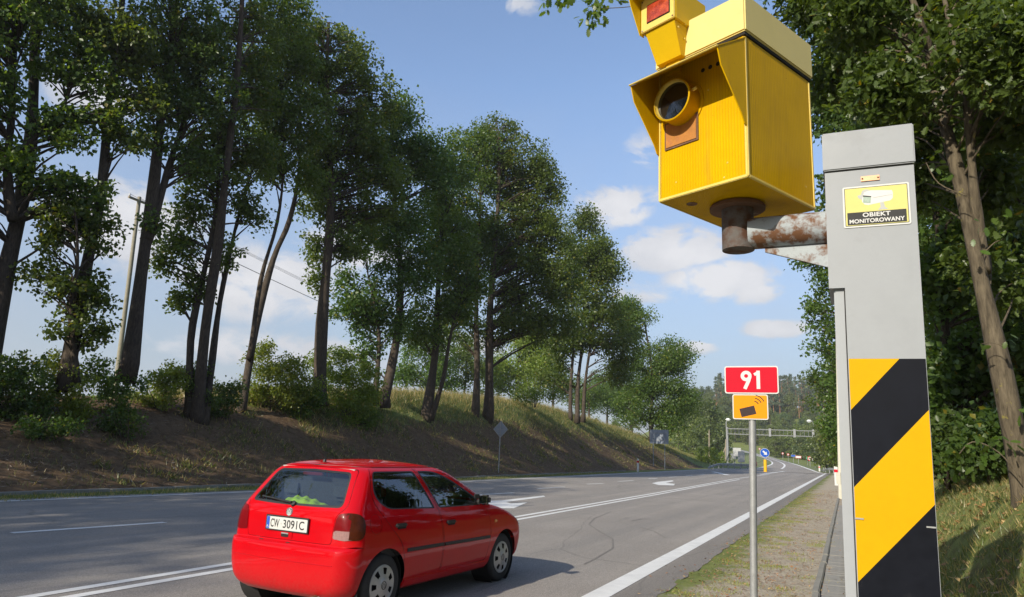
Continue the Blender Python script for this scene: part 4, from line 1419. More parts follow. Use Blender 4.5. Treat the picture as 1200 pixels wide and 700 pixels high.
rc = (-pw2 * .07, -ph2 * .18)
poly = [(rc[0] + x * math.cos(a_) - y * math.sin(a_), rc[1] + x * math.sin(a_) + y * math.cos(a_)) for x, y in ((-rw / 2, -rh / 2), (rw / 2, -rh / 2), (rw / 2, rh / 2), (-rw / 2, rh / 2))]
sy = MB().prism(poly, c2, (1, 0, 0), (0, 0, 1), (0, -1, 0), .0036, .0042)
for r_ in (.30, .42, .54):
    vs, fs = stroke(arc(pw2 * .10, ph2 * .04, ph2 * (r_ - .11), 84 - r_ * 10, 20 + r_ * 10, 10), ph2 * .035)
    sy.add([(c2[0] + p[0], c2[1] - .0040, c2[2] + p[1]) for p in vs], fs)
sy.build('pictogram', MAT['pictogram'], p2_)

# back of a diamond sign on the left verge
b = on_ground(W(38.9, 18.75))
d_ = math.hypot(b[0], b[1])
o = empty('warning_sign', b, RZ, 'diamond sign seen from behind on a thin pole at the foot of the bank', 'road sign')
mp_ = d_ / F_PX
h_ = (556 - 507) * mp_
MB().tube([(0, 0, -.3), (0, 0, h_ + .45)], .034, 10).build('pole', MAT['galv'], o, smooth=50)
dm = .50
MB().prism([(0, -dm), (dm, 0), (0, dm), (-dm, 0)], (0, .05, h_), (1, 0, 0), (0, 0, 1), (0, 1, 0), 0, .012).build('plate', MAT['sign_back'], o)
MB().prism([(0, -dm), (dm, 0), (0, dm), (-dm, 0)], (0, .035, h_), (1, 0, 0), (0, 0, 1), (0, 1, 0), 0, .010).build('rim', MAT['galv'], o)
MB().prism([(0, -dm * .86), (dm * .86, 0), (0, dm * .86), (-dm * .86, 0)], (0, .028, h_), (1, 0, 0), (0, 0, 1), (0, 1, 0), 0, .006).build('back_panel', MAT['sign_back'], o)
MB().box((0, .022, h_), (.6, .02, .03)).build('stiffener', MAT['galv'], o)
# grey board back on two posts
b = on_ground(W(78, 18.4))
d_ = math.hypot(b[0], b[1])
mp_ = d_ / F_PX
o = empty('direction_board', b, RZ, 'square grey back of a road sign on two posts near the end of the bank', 'road sign')
zc = (551 - 515) * mp_
MB().box((0, .04, zc), (19 * mp_ * 1.12, .03, 15.5 * mp_), bev=.008).build('board', MAT['sign_back'], o)
for sx in (-1, 1):
    MB().tube([(sx * 6.5 * mp_, 0, -.5), (sx * 6.5 * mp_, 0, zc + 6 * mp_)], .038, 8).build('post', MAT['sign_back'], o)
for zz in (-4, 4):
    MB().box((0, .015, zc + zz * mp_), (17 * mp_, .02, .05)).build('stiffener', MAT['galv'], o)
# white delineator posts
def delineator(b, ht, wd, label, group=None):
    o = empty('marker_post', b, RZ, label, 'marker post', group)
    MB().prism([(-wd / 2, 0), (wd / 2, 0), (wd / 2, ht * .96), (-wd / 2, ht)], (0, 0, 0), (1, 0, 0), (0, 0, 1), (0, 1, 0), -.05, .05).build('post', MAT['white'], o)
    MB().box((0, 0, ht * .76), (wd * 1.04, .108, ht * .15)).build('red_band', MAT['red'], o)
    return o


delineator(on_ground(W(64, 17.0)), 1.15, .16, 'white marker post with a red band on the left verge below the bank', 'marker posts')
delineator(on_ground(at(980, 560, 56)), 1.30, .23, 'white post with a red band on the right verge close to the grey camera post', 'marker posts')
delineator(on_ground(at(960.3, 551, 118)), .95, .2, 'small white marker post at the outer corner of the bend', 'marker posts')
# keep-right bollard on the island
b = on_ground(at(897, 553.2, 97), .01)
mp_ = 97 / F_PX
o = empty('keep_right_sign', b, RZ + .1, 'round blue keep right arrow above a yellow bollard at the bend', 'road sign')
MB().lathe([(0, 1.50), (.15, 1.50), (.19, 1.44), (.19, .12), (.22, .08), (.22, 0), (0, 0)], (0, 0, 0), (0, 0, 1), 16).build('bollard', MAT['yellow_post'], o, smooth=40)
MB().tube([(0, .03, 1.4), (0, .03, 2.75)], .03, 8).build('post', MAT['galv'], o)
MB().prism(circle(.56), (0, 0, 2.33), (1, 0, 0), (0, 0, 1), (0, -1, 0), -.01, .004).build('rim', MAT['white'], o)
MB().prism(circle(.53), (0, 0, 2.33), (1, 0, 0), (0, 0, 1), (0, -1, 0), .006, .012).build('disc', MAT['blue'], o)
ar = [(-.10, .32), (.10, .32), (.10, -.04), (.26, -.04), (0, -.36), (-.26, -.04), (-.10, -.04)]
q_ = math.radians(45)
MB().prism([(x * math.cos(q_) - y * math.sin(q_), x * math.sin(q_) + y * math.cos(q_)) for x, y in ar], (0, 0, 2.33), (1, 0, 0), (0, 0, 1), (0, -1, 0), .014, .018).build('arrow', MAT['white'], o)

# gantry across the far road
GD = 150
gl, gr = at(853, 545, GD), at(979.5, 548, GD)
gl, gr = on_ground(gl, -.3), on_ground(gr, -.3)
o = empty('sign_gantry', gl, 0, 'grey lattice gantry spanning the road before the far hill', 'gantry')
v = gr - gl
span = math.hypot(v[0], v[1])
ux = np.array([v[0], v[1], 0]) / span
uy = np.array([-ux[1], ux[0], 0])
tz = at(853, 502.5, GD)[2] - gl[2]
bz = at(853, 508.7, GD)[2] - gl[2]
MB().tube([(0, 0, 0), (0, 0, tz + .3)], .24, 10).build('column', MAT['far_grey'], o, smooth=50)
MB().tube([tuple(v[:2]) + (v[2],), tuple(v[:2]) + (tz,)], .22, 10).build('column', MAT['far_grey'], o, smooth=50)
for off in (-.35, .35):
    for zz in (tz, bz):
        MB().tube([uy * off + np.array([0, 0, zz]), uy * off + ux * span + np.array([0, 0, zz])], .075, 6).build('chord', MAT['far_grey'], o)
br = MB()
nb = 26
for i in range(nb):
    p0, p1 = ux * span * i / nb, ux * span * (i + 1) / nb
    for off in (-.35, .35):
        br.tube([p0 + uy * off + np.array([0, 0, bz]), p0 + uy * off + np.array([0, 0, tz])], .018, 4)
tag(br.build('bracing', MAT['far_grey'], o), kind='stuff')
for px_ in (905, 934, 955.5):
    f = (px_ - 853) / (979.5 - 853)
    MB().box(tuple((ux * span * f + uy * -.4)[:2]) + ((tz + bz) / 2,), (.42, .3, tz - bz + .5), rz=math.atan2(ux[1], ux[0])).build('joint_box', MAT['far_grey'], o)
MB().box((.9, -.3, 1.2), (.9, .5, 2.0)).build('cabinet', MAT['far_grey'], o)


def street_lamp(foot, head, d, label, arm):
    b_ = on_ground(at(*foot, d))
    o_ = empty('street_lamp', b_, 0, label, 'street lamp', 'street lamps at the far bend')
    h_ = at(*head, d) - b_
    sx = np.array([ray(900, 500)[1], -ray(900, 500)[0], 0])
    sx /= np.linalg.norm(sx)
    MB().tube([(0, 0, 0), (0, 0, h_[2] * .93), (h_[0] * .3, h_[1] * .3, h_[2] * .985), h_], [.13, .10, .08, .06], 8).build('pole', MAT['far_grey'], o_, smooth=50)
    rzz = math.atan2(sx[1], sx[0])
    MB().box(tuple(h_), (1.0, .55, .55), rz=rzz, bev=.2).build('lamp_head', MAT['lamp_glass'], o_, smooth=60)
    return o_


street_lamp((852, 544), (853, 491.8), 158, 'street lamp with a pale round head above the left gantry post', 0)
street_lamp((955.5, 546), (948, 493.5), 170, 'street lamp with a curved arm above the right part of the gantry', 1)


# utility poles and cables
def util_pole(base, top, d, label, strut=None, r=.13, m_=None):
    b_ = on_ground(at(*base, d), -.3)
    t_ = upright(*top, b_) - b_
    o_ = empty('utility_pole', b_, 0, label, 'utility pole', 'wooden utility poles')
    MB().tube([(0, 0, 0), t_], [r, r * .75], 8).build('pole', m_ or MAT['wood_pole'], o_, smooth=60)
    if strut:
        s_ = on_ground(at(*strut, d), -.3) - b_
        MB().tube([s_, np.array(t_) * .72], [r * .9, r * .7], 8).build('strut', m_ or MAT['wood_pole'], o_, smooth=60)
    return o_, b_ + t_, t_


up1, top1, t1 = util_pole((138, 440), (163.5, 231), 48, 'tall pale wooden utility pole between two trunks at the left', r=.15, m_=MAT['grey_wood'])
MB().box(tuple(np.array(t1) - np.array([0, 0, .25])), (1.5, .12, .12), rz=1.2).build('crossarm', MAT['wood_pole'], up1)
for k_ in (-.7, 0, .7):
    MB().lathe([(0, .18), (.05, .16), (.06, .05), (.03, 0), (0, 0)], np.array(t1) + np.array([k_ * math.cos(1.2), k_ * math.sin(1.2), -.19]), (0, 0, 1), 8).build('insulator', MAT['white'], up1)
util_pole((831, 535), (831, 504.5), 140, 'short wooden pole beyond the end of the bank', r=.14)
util_pole((850, 541), (850.5, 515), 148, 'wooden pole with a leaning strut beside the gantry', (843.5, 541), r=.14)
far_top = at(640, 452, 150)
for i, (dz, k_) in enumerate(((-.05, -.7), (-.05, 0), (-.05, .7), (-1.2, 0))):
    p0 = top1 + np.array([k_ * math.cos(1.2), k_ * math.sin(1.2), dz])
    p1 = far_top + np.array([k_, 0, dz])
    pts = [p0 + (p1 - p0) * t + np.array([0, 0, -4 * 1.1 * t * (1 - t)]) for t in np.linspace(0, 1, 18)]
    c_ = MB().tube(pts, .012 if i < 3 else .026, 4).build('cable', MAT['cable'])
    tag(c_, 'thin overhead wire running from the pale pole behind the trees' if i < 3 else 'thicker dark overhead cable slung lowest from the pale pole', 'cable', 'overhead wires')
# pale lamp pole tight behind the camera post
b = on_ground(at(984.8, 579.5, 36))
t_ = upright(980.4, 337, b) - b
o = empty('lighting_pole', b, 0, 'slim pale pole rising close behind the left edge of the grey camera post', 'pole')
MB().tube([(0, 0, -.2), t_, t_ * 1.04], [.10, .085, .08], 10).build('pole', MAT['pale_post'], o, smooth=60)
MB().box((0, 0, .9), (.16, .22, .5), rz=.5).build('hatch', MAT['pale_post'], o)


# guard rails
def guard_rail(pts, d_list, label, rail_h=.75):
    P = [on_ground(at(x, y, d)) for (x, y), d in zip(pts, d_list)]
    o_ = empty('guard_rail', P[0], 0, label, 'guard rail', 'guard rails')
    Q = smooth_line([p - P[0] for p in P], 5)
    L = np.concatenate([[0], np.cumsum(np.linalg.norm(np.diff(Q, axis=0), axis=1))])
    m_ = MB()
    prof = [(0, .0), (.05, .06), (0, .14), (.05, .24), (0, .31), (.02, .31), (.07, .24), (.02, .14), (.07, .06), (.02, .0)]
    vs, fs = [], []
    for i, q in enumerate(Q):
        d = Q[min(i + 1, len(Q) - 1)] - Q[max(i - 1, 0)]
        nn = np.array([d[1], -d[0], 0]) / (np.linalg.norm(d[:2]) + 1e-9)
        sink = min(1, .12 + L[i] / 9.0)
        for px_, pz in prof:
            vs.append(q + nn * px_ + np.array([0, 0, (rail_h - .31) * sink + pz * (.6 + .4 * sink)]))
    k = len(prof)
    for i in range(len(Q) - 1):
        fs += [(i * k + j, i * k + (j + 1) % k, (i + 1) * k + (j + 1) % k, (i + 1) * k + j) for j in range(k)]
    m_.add(vs, fs).build('rail', MAT['dark_rail'], o_, smooth=60)
    nxt = 2.0
    for i in range(len(Q)):
        if L[i] >= nxt:
            MB().box(tuple(Q[i] + np.array([0, 0, rail_h / 2 - .1])), (.1, .14, rail_h + .1)).build('post', MAT['dark_rail'], o_)
            nxt += 2.6
    return o_


guard_rail([(829, 553.5), (838, 550.5), (850, 550), (868, 549.5), (886, 548.5)], [95, 101, 106, 112, 118], 'curved grey guard rail at the left of the bend below the gantry')
guard_rail([(962, 549.5), (972, 549.8), (984, 550.2), (996, 551)], [120, 112, 106, 100], 'dark guard rail at the right of the bend behind the marker posts')


# small far signs
def far_sign(px_, py_, foot_y, d, wd, ht, m_face, label, cat='road sign', group=None, round_=False, border=None, posts=1):
    b_ = on_ground(at(px_, foot_y, d))
    c_ = at(px_, py_, d)[2] - b_[2]
    o_ = empty('road_sign', b_, -math.atan2(b_[0], b_[1]) * 1.0, label, cat, group)
    shp = circle(wd / 2, 18) if round_ else rrect(wd, ht, .05)
    MB().prism(shp, (0, 0, c_), (1, 0, 0), (0, 0, 1), (0, -1, 0), -.02, .01).build('plate', border or MAT['sign_back'], o_)
    s2 = circle(wd / 2 * .72, 18) if round_ else rrect(wd - .12, ht - .12, .04)
    MB().prism(s2, (0, 0, c_), (1, 0, 0), (0, 0, 1), (0, -1, 0), .014, .03).build('face', m_face, o_)
    for k in range(posts):
        x_ = 0 if posts == 1 else (-.35 + .7 * k) * wd
        MB().tube([(x_, .06, -.3), (x_, .06, c_ + ht * .4)], .05, 6).build('post', MAT['far_grey'], o_)
    return o_


far_sign(864, 530, 543, 132, 1.35, 1.5, MAT['print_grey'], 'left pale rectangular board just right of the gantry post', border=MAT['far_grey'], posts=2)
far_sign(869, 535.5, 546, 124, 1.05, 1.75, MAT['print_grey'], 'right pale rectangular board, nearer and lower, right of the gantry post', border=MAT['far_grey'])
far_sign(890.3, 526.2, 531, 230, .6, .6, MAT['print_grey'], 'tiny red rimmed round sign on the climbing road, highest of them', round_=True, border=MAT['red'])
far_sign(917.5, 531.5, 538, 210, .6, .6, MAT['print_grey'], 'tiny red rimmed round sign at the roadside, left of a pair', round_=True, border=MAT['red'])
far_sign(923.8, 532.8, 539, 200, .6, .6, MAT['print_grey'], 'tiny red rimmed round sign at the roadside, right of a pair', round_=True, border=MAT['red'])
far_sign(935.8, 535.8, 541, 175, 1.2, .55, MAT['white'], 'tiny red and white barrier board beside the far road', border=MAT['red'])
far_sign(929.8, 534.3, 540, 185, 1.0, .5, MAT['blue'], 'tiny blue grey board left of the red and white barrier board', border=MAT['far_grey'])
far_sign(949.5, 537.6, 548, 150, .85, .85, MAT['white'], 'round white sign with a red rim beside the end of the bend', round_=True, border=MAT['red'])
far_sign(955.5, 538.2, 548, 155, 1.1, .6, MAT['print_grey'], 'grey arrow board right of the round white sign', border=MAT['far_grey'])
far_sign(946.6, 537, 548, 160, .45, .5, MAT['green_film'], 'tiny green board behind the round white sign', border=MAT['green_film'])
far_sign(885.5, 544, 549, 118, .45, .6, MAT['white'], 'tiny red and white plate right of the route sign pole', border=MAT['red'])

# ------------------------------------------------------------------ camera post
PZ = 3.45
pc = W(PZ, 0.0)
post = empty('camera_post', W(PZ + .19, -.152 + .034, 0), RZ, 'tall grey steel post with yellow and black warning stripes carrying the yellow speed camera', 'post')
# local frame: +x right (away from the road), +y along the road; the front face is at y = -.19
post.rotation_euler = (0, math.radians(.75), RZ)
FY = -.19
xl = -.152                                     # local x of the road side (a = 0)


def ax_(a):                                    # road offset a -> local x
    return -.152 - a


x_l, x_r = ax_(.012), ax_(-.328)
MB().box(((x_l + x_r) / 2, .008, 1.2), (x_r - x_l, .36, 2.42), bev=.006).build('shaft', MAT['grey_side'], post, smooth=30)
xu0, xu1 = ax_(.032), ax_(-.334)
MB().box(((xu0 + xu1) / 2, .006, 2.662), (xu1 - xu0 - .002, .384, .555), bev=.005).build('upper_cover', MAT['grey_side'], post, smooth=30)
MB().box(((xu0 + xu1) / 2, 0, 3.04), (xu1 - xu0 + .014, .412, .188), bev=.005).build('cap', MAT['grey_paint'], post, smooth=30)
MB().box(((xu0 + xu1) / 2, 0, 2.9425), (xu1 - xu0 - .012, .385, .005)).build('joint', MAT['dark_hole'], post)
xd0 = ax_(-.034)
MB().prism([(xd0, .01), (xu1, .01), (xu1, 2.9385), (xu0, 2.9385), (xu0, 2.384), (xd0, 2.384)], (0, 0, 0), (1, 0, 0), (0, 0, 1), (0, 1, 0), FY - .0035, FY + .008).build('front_panel', MAT['grey_paint'], post)
MB().box((xd0 - .0025, FY + .0062, 1.19), (.0045, .008, 2.374)).build('door_seam', MAT['dark_hole'], post)
# striped film on the door, in pieces of yellow and black
yf = FY - .004
zt, zb = 2.062, .45
x0, x1 = xd0 + .003, xu1 - .002
wd_ = x1 - x0
sl = 1.03                                      # rise of the stripes over the width
edges = [(-9, 1.915), (1.915, 1.535), (1.535, 1.085), (1.085, .70), (.70, .20)]
film = MB().box(((x0 + x1) / 2, FY - .0046, (zt + zb) / 2), (wd_, .0012, zt - zb)).build('warning_stripes', MAT['black_film'], post)
rise = .335 * 1.0


def band(zl_top, zl_bot, m_, off):
    """band whose edges pass the left side at zl_top / zl_bot and climb to the right"""
    pts = []
    top = [(x0, zl_top), (x1, zl_top + rise)]
    bot = [(x0, zl_bot), (x1, zl_bot + rise)]
    poly_ = [bot[0], bot[1], top[1], top[0]]
    # clip to zt
    out = []
    for i in range(4):
        p, q = poly_[i], poly_[(i + 1) % 4]
        for lim, sgn in ((zt, 1),):
            ip, iq = p[1] <= lim, q[1] <= lim
            if ip:
                out.append(p)
            if ip != iq:
                t = (lim - p[1]) / (q[1] - p[1])
                out.append((p[0] + (q[0] - p[0]) * t, lim))
    return MB().prism(out, (0, FY - .0056, 0), (1, 0, 0), (0, 0, 1), (0, -1, 0), 0, off).build('yellow_stripe', m_, film)


band(2.6, 1.838, MAT['yellow_film'], .0008)
band(1.512, 1.130, MAT['yellow_film'], .0008)
band(.745, .42, MAT['yellow_film'], .0008)
for zz, xx in ((1.385, x0 + .015), (1.375, x1 - .018)):
    MB().box((xx, FY - .0085, zz), (.034, .004, .006)).build('latch', MAT['galv'], post)
MB().lathe([(0, .004), (.006, .003), (.008, 0), (0, 0)], (ax_(-.125), FY - .012 + .0, 2.966), (0, -1, 0), 12).build('bolt', MAT['copper'], post, smooth=40)
# small copper plate and the notice
MB().box((ax_(-.157), FY - .0075, 2.892), (.076, .003, .024)).build('maker_plate', MAT['copper'], post)
for sx in (-1, 1):
    MB().lathe([(0, .003), (.004, .002), (.004, 0)], (ax_(-.157) + sx * .032, FY - .009, 2.892), (0, -1, 0), 8).build('rivet', MAT['rust'], post)
nx, nz = ax_(-.1755), 2.760
nw, nh = .270, .196
nf = FY - .0062
notice = MB().prism(rrect(nw, nh, .008), (nx, nf, nz), (1, 0, 0), (0, 0, 1), (0, -1, 0), 0, .0008).build('notice_sticker', MAT['white'], post)
notice['label'] = 'yellow and black notice with a surveillance camera drawing reading OBIEKT MONITOROWANY'


def print_(poly_, lvl, m_, name):
    return MB().prism(poly_, (nx, nf - .0008 - .0003 * lvl, nz), (1, 0, 0), (0, 0, 1), (0, -1, 0), 0, .0002).build(name, m_, notice)


print_(rrect(nw - .014, nh - .014, .003), 1, MAT['notice_black'], 'notice_border')
print_(rrect(nw - .019, nh - .019, .002), 2, MAT['notice_yellow'], 'notice_ground')
print_([(-.119, -.086), (.119, -.086), (.119, -.027), (-.119, -.027)], 3, MAT['notice_black'], 'notice_band')
for tx, zz, size in (('OBIEKT', -.0415, .027), ('MONITOROWANY', -.0695, .0255)):
    vs, fs = text_geo(tx, size, .0007, .0001, 1.05)
    vs[:, 0] *= (.112 if tx == 'OBIEKT' else .222) / (vs[:, 0].max() - vs[:, 0].min())
    MB().add([(nx + p[0], nf - .0022 - p[2], nz + zz + p[1]) for p in vs], fs).build('lettering', MAT['white'], notice)
print_([(-.058, .045), (-.050, .068), (-.018, .074), (.066, .066), (.070, .052), (.068, .028), (.058, .018), (-.030, .004), (-.046, .008), (-.056, .022)], 3, MAT['white'], 'drawing_housing')
print_([(-.060, .056), (-.054, .074), (-.040, .080), (-.020, .076), (-.046, .066), (-.052, .050), (-.056, .030), (-.070, .040), (-.074, .052)], 4, MAT['print_grey'], 'drawing_hood')
print_([(-.052, .016), (-.022, .012), (-.018, .044), (-.050, .050)], 5, MAT['print_glass'], 'drawing_lens')
print_([(-.052, .046), (-.018, .040), (-.018, .045), (-.051, .052)], 6, MAT['notice_black'], 'drawing_shadow')
print_([(.016, .012), (.030, .014), (.036, -.010), (.048, -.022), (.006, -.022), (.018, -.010)], 4, MAT['print_grey'], 'drawing_foot')
print_([(-.012, .036), (.066, .044), (.067, .0455), (-.012, .038)], 6, MAT['print_grey'], 'drawing_seam')

# ------------------------------------------------------------------ speed camera
BO = np.array([1.15383, 3.50812, 2.9])
fr = np.array([-0.76475, -0.64432, 0.0])
rtv = np.array([0.64432, -0.76475, 0.0])
bz_rot = math.atan2(rtv[1], rtv[0])            # local x = to the viewer's right along the front, local -y = front
box = empty('speed_camera', BO, bz_rot, 'yellow speed camera with hood, round lens and flash unit on a rusty arm', 'speed camera')


def bl(x, f, z):                               # (right, forward, up) -> local xyz
    return (x, -f, z)


HW, HD, HH = .258, .318, .735


def slab(pts8):
    return MB().add([bl(*p) for p in pts8], [(0, 1, 2, 3), (7, 6, 5, 4), (0, 4, 5, 1), (1, 5, 6, 2), (2, 6, 7, 3), (3, 7, 4, 0)])


body = MB().box(bl(0, 0, HH / 2), (HW * 2, HD * 2, HH), bev=.006).build('housing', MAT['box_yellow'], box, smooth=30)
for sx in (-1, 1):
    for sy in (-1, 1):
        MB().box(bl(sx * (HW - .005), sy * (HD - .005), HH / 2 - .004), (.018, .018, HH - .012), bev=.004).build('corner_trim', MAT['edge_yellow'], box, smooth=30)
for (cx, cy, sx, sy) in ((0, HD - .001, HW * 2, .012), (0, -HD + .001, HW * 2, .012), (HW - .001, 0, .012, HD * 2 - .014), (-HW + .001, 0, .012, HD * 2 - .014)):
    MB().box(bl(cx, cy, .006), (sx, sy, .016), bev=.003).build('base_trim', MAT['edge_yellow'], box, smooth=30)
# lid: a pale capping box with a thin dark joint under it
MB().box(bl(0, -.002, .853), (HW * 2 + .030, HD * 2 + .034, .205), bev=.007).build('lid', MAT['lid_yellow'], box, smooth=30)
MB().box(bl(0, -.002, .743), (HW * 2 + .010, HD * 2 + .012, .016)).build('lid_joint', MAT['dark_hole'], box)
# hood: sloping roof and two cheeks
hf, zr0, zr1 = .556, .728, .575
th = .006
roof = [(-HW - .004, HD - .01, zr0), (HW + .004, HD - .01, zr0), (HW + .004, hf, zr1), (-HW - .004, hf, zr1)]
hood = MB().add([bl(*p) for p in roof] + [bl(p[0], p[1], p[2] - th) for p in roof], [(3, 2, 1, 0), (4, 5, 6, 7), (0, 1, 5, 4), (1, 2, 6, 5), (2, 3, 7, 6), (3, 0, 4, 7)])
for sx in (-1, 1):
    pr = [(HD - .002, zr0 - th), (hf - .004, zr1 - th), (hf - .030, zr1 - .085), (HD + .045, .305), (HD + .020, .262), (HD - .002, .250)]
    hood.prism([(-p[0], p[1]) for p in pr], (sx * (HW - .001) - (.003), 0, 0), (0, 1, 0), (0, 0, 1), (1, 0, 0), 0, .006)
hood.build('hood', MAT['plain_yellow'], box, smooth=30)
MB().tube([bl(-HW - .005, hf + .001, zr1 - .003), bl(HW + .005, hf + .001, zr1 - .003)], .005, 6).build('hood_edge', MAT['edge_yellow'], box, smooth=60)
# lens barrel
lc = (-.104, HD, .486)
lr = .112
prof = [(lr - .012, .094), (lr - .006, .102), (lr, .098), (lr, .086), (lr - .004, .081), (lr - .004, 0.0)]
bar = MB().lathe(prof, bl(*lc), (0, -1, 0), 40).build('lens_barrel', MAT['plain_yellow'], box, smooth=40)
MB().lathe([(lr - .006, .102), (lr - .012, .094), (lr - .013, .060)], bl(*lc), (0, -1, 0), 40).build('lens_rim', MAT['edge_yellow'], bar, smooth=40)
MB().lathe([(lr - .0125, .078), (lr * .6, .081), (0, .083)], bl(*lc), (0, -1, 0), 40).build('lens_glass', MAT['lens'], bar, smooth=60)
MB().lathe([(lr + .016, .006), (lr + .016, 0), (0, 0)], bl(lc[0], lc[1] + .001, lc[2]), (0, -1, 0), 40).build('flange', MAT['plain_yellow'], bar, smooth=30)
MB().lathe([(0, .024), (.008, .022), (.009, 0)], bl(lc[0] + lr * .93, lc[1] + .06, lc[2] + .03), (1, 0, .2), 10).build('screw', MAT['edge_yellow'], bar, smooth=40)
# access plate under the lens, holes, vent
MB().box(bl(-.113, HD + .0035, .345), (.206, .007, .150)).build('access_frame', MAT['rust'], box)
MB().box(bl(-.113, HD + .0085, .345), (.186, .004, .130)).build('access_plate', MAT['rusty_plate'], box)
for k in range(5):
    MB().lathe([(0, .0012), (.0115, .0012), (.0115, 0)], bl(.020 + k * .044, HD + .0005, .640), (0, -1, 0), 14).build('vent_hole', MAT['dark_hole'], box)
MB().lathe([(0, .0012), (.028, .0012), (.028, 0)], bl(-.150, .185, -.0015), (0, 0, -1), 18).build('drain_grille', MAT['rust'], box)
for x_, z_ in ((.15, .10), (-.15, .08), (.13, .03), (.05, .52), (.20, .44)):
    MB().lathe([(0, .002), (.004, .0015), (.005, 0)], bl(x_, HD + .0005, z_), (0, -1, 0), 8).build('rivet', MAT['edge_yellow'], box)
# flash unit
fx0, fx1, fz0, fz1, ff = -.270, -.050, .912, 1.110, .450
fd = .27
flash = MB().box(bl((fx0 + fx1) / 2, ff - fd / 2, (fz0 + fz1) / 2), (fx1 - fx0, fd, fz1 - fz0), bev=.005).build('flash_unit', MAT['flash_yellow'], box, smooth=30)
MB().box(bl((fx0 + fx1) / 2, ff + .004, (fz0 + fz1) / 2), (fx1 - fx0 - .004, .012, fz1 - fz0 - .004), bev=.003).build('flash_frame', MAT['edge_yellow'], flash, smooth=30)
MB().box(bl((fx0 + fx1) / 2 + .008, ff + .0095, (fz0 + fz1) / 2 - .004), (.150, .006, .108)).build('flash_joint', MAT['dark_hole'], flash)
MB().box(bl((fx0 + fx1) / 2 + .008, ff + .0125, (fz0 + fz1) / 2 - .004), (.140, .006, .098)).build('flash_window', MAT['flash_glass'], flash)
vz = MB()
vr = [(fx0 - .006, ff - .02, fz1 + .004), (fx1 + .006, ff - .02, fz1 + .004), (fx1 + .006, ff + .11, fz1 + .0), (fx0 - .006, ff + .11, fz1 + .0)]
vz.add([bl(*p) for p in vr] + [bl(p[0], p[1], p[2] - .005) for p in vr], [(3, 2, 1, 0), (4, 5, 6, 7), (0, 1, 5, 4), (1, 2, 6, 5), (2, 3, 7, 6), (3, 0, 4, 7)])
vz.prism([(-(ff - .02), fz1), (-(ff + .11), fz1 - .002), (-(ff + .09), fz1 - .06), (-(ff + .012), fz0 - .006), (-(ff - .02), fz0 - .006)], (fx0 - .006, 0, 0), (0, 1, 0), (0, 0, 1), (1, 0, 0), 0, .005)
vz.build('flash_visor', MAT['flash_yellow'], flash, smooth=30)
lb_ = [(fx0 + .022, ff - .005, fz0 - .002), (fx1 - .012, ff - .005, fz0 - .002), (fx1 - .012, ff - fd + .02, fz0 - .002), (fx0 + .022, ff - fd + .02, fz0 - .002)]
lt_ = [(fx0 + .034, ff - .085, .752), (fx1 - .030, ff - .085, .752), (fx1 - .030, ff - fd + .03, .752), (fx0 + .034, ff - fd + .03, .752)]
MB().add([bl(*p) for p in lb_] + [bl(*p) for p in lt_], [(0, 1, 2, 3), (7, 6, 5, 4), (4, 5, 1, 0), (5, 6, 2, 1), (6, 7, 3, 2), (7, 4, 0, 3)]).build('flash_base', MAT['flash_yellow'], flash)
MB().box(bl(-.150, ff - .160, .72), (.085, .10, .08)).build('flash_stem', MAT['plain_yellow'], flash)
for x_, f_, z_ in ((fx1 - .002, ff - .03, fz0 + .012), (fx1 - .002, ff - .09, fz0 + .006), (fx1 - .010, ff - .04, fz0 - .03), (fx1 - .014, ff - .10, fz0 - .07), (fx1 - .016, ff - .16, fz0 - .03)):
    MB().lathe([(0, .004), (.006, .003), (.007, 0)], bl(x_ - .002, f_, z_), (1, 0, 0), 8).build('screw', MAT['edge_yellow'], flash)
for x_, z_ in ((fx0 + .012, fz0 + .012), (fx1 - .012, fz0 + .014), (fx1 - .012, fz1 - .014), (fx0 + .012, fz1 - .014)):
    MB().lathe([(0, .003), (.005, .002), (.005, 0)], bl(x_, ff + .0095, z_), (0, -1, 0), 8).build('screw', MAT['rust'], flash)

# arm of the post, flange and gusset (they belong to the post)
inv = post.matrix_basis.copy()
bpy.context.view_layer.update()
INV = post.matrix_world.inverted()


def to_post(m_):
    m_.v = [tuple(INV @ Vector(p)) for p in m_.v]
    return m_


az_ = 2.742
e0 = np.array([BO[0], BO[1], 0])
dirp = -NV
pend = e0 + dirp * ((e0 @ NV) - .02)
m_ = MB().lathe([(0, .018), (.135, .018), (.139, .012), (.139, -.004), (0, -.004)], e0 + np.array([0, 0, 2.8785]), (0, 0, 1), 36)
to_post(m_).build('mounting_flange', MAT['rust'], post, smooth=40)
m_ = MB().tube([e0 + np.array([0, 0, 2.876]), e0 + np.array([0, 0, az_ - .083])], .080, 28)
to_post(m_).build('elbow', MAT['rust_elbow'], post, smooth=50)
m_ = MB().tube([e0 + dirp * .055 + np.array([0, 0, az_]), pend + np.array([0, 0, az_])], .081, 28)
to_post(m_).build('arm', MAT['rust_pipe'], post, smooth=50)
zg = az_ - .083
m_ = MB().prism([(.13, zg - .002), (.13, zg - .02), ((e0 @ NV) - .02, zg - .125), ((e0 @ NV) - .02, zg - .002)], e0, dirp, (0, 0, 1), DV, -.008, .008)
to_post(m_).build('gusset', MAT['rust_pipe'], post)
m_ = MB().lathe([(0, .012), (.115, .012), (.118, .008), (.118, 0), (0, 0)], pend + np.array([0, 0, az_]) - dirp * .002, -dirp, 32)
to_post(m_).build('arm_plate', MAT['rust_pipe'], post, smooth=40)
MB().box(((x_l + x_r) / 2, .0, .02), (.46, .50, .05), bev=.01).build('foot_plate', MAT['galv'], post)

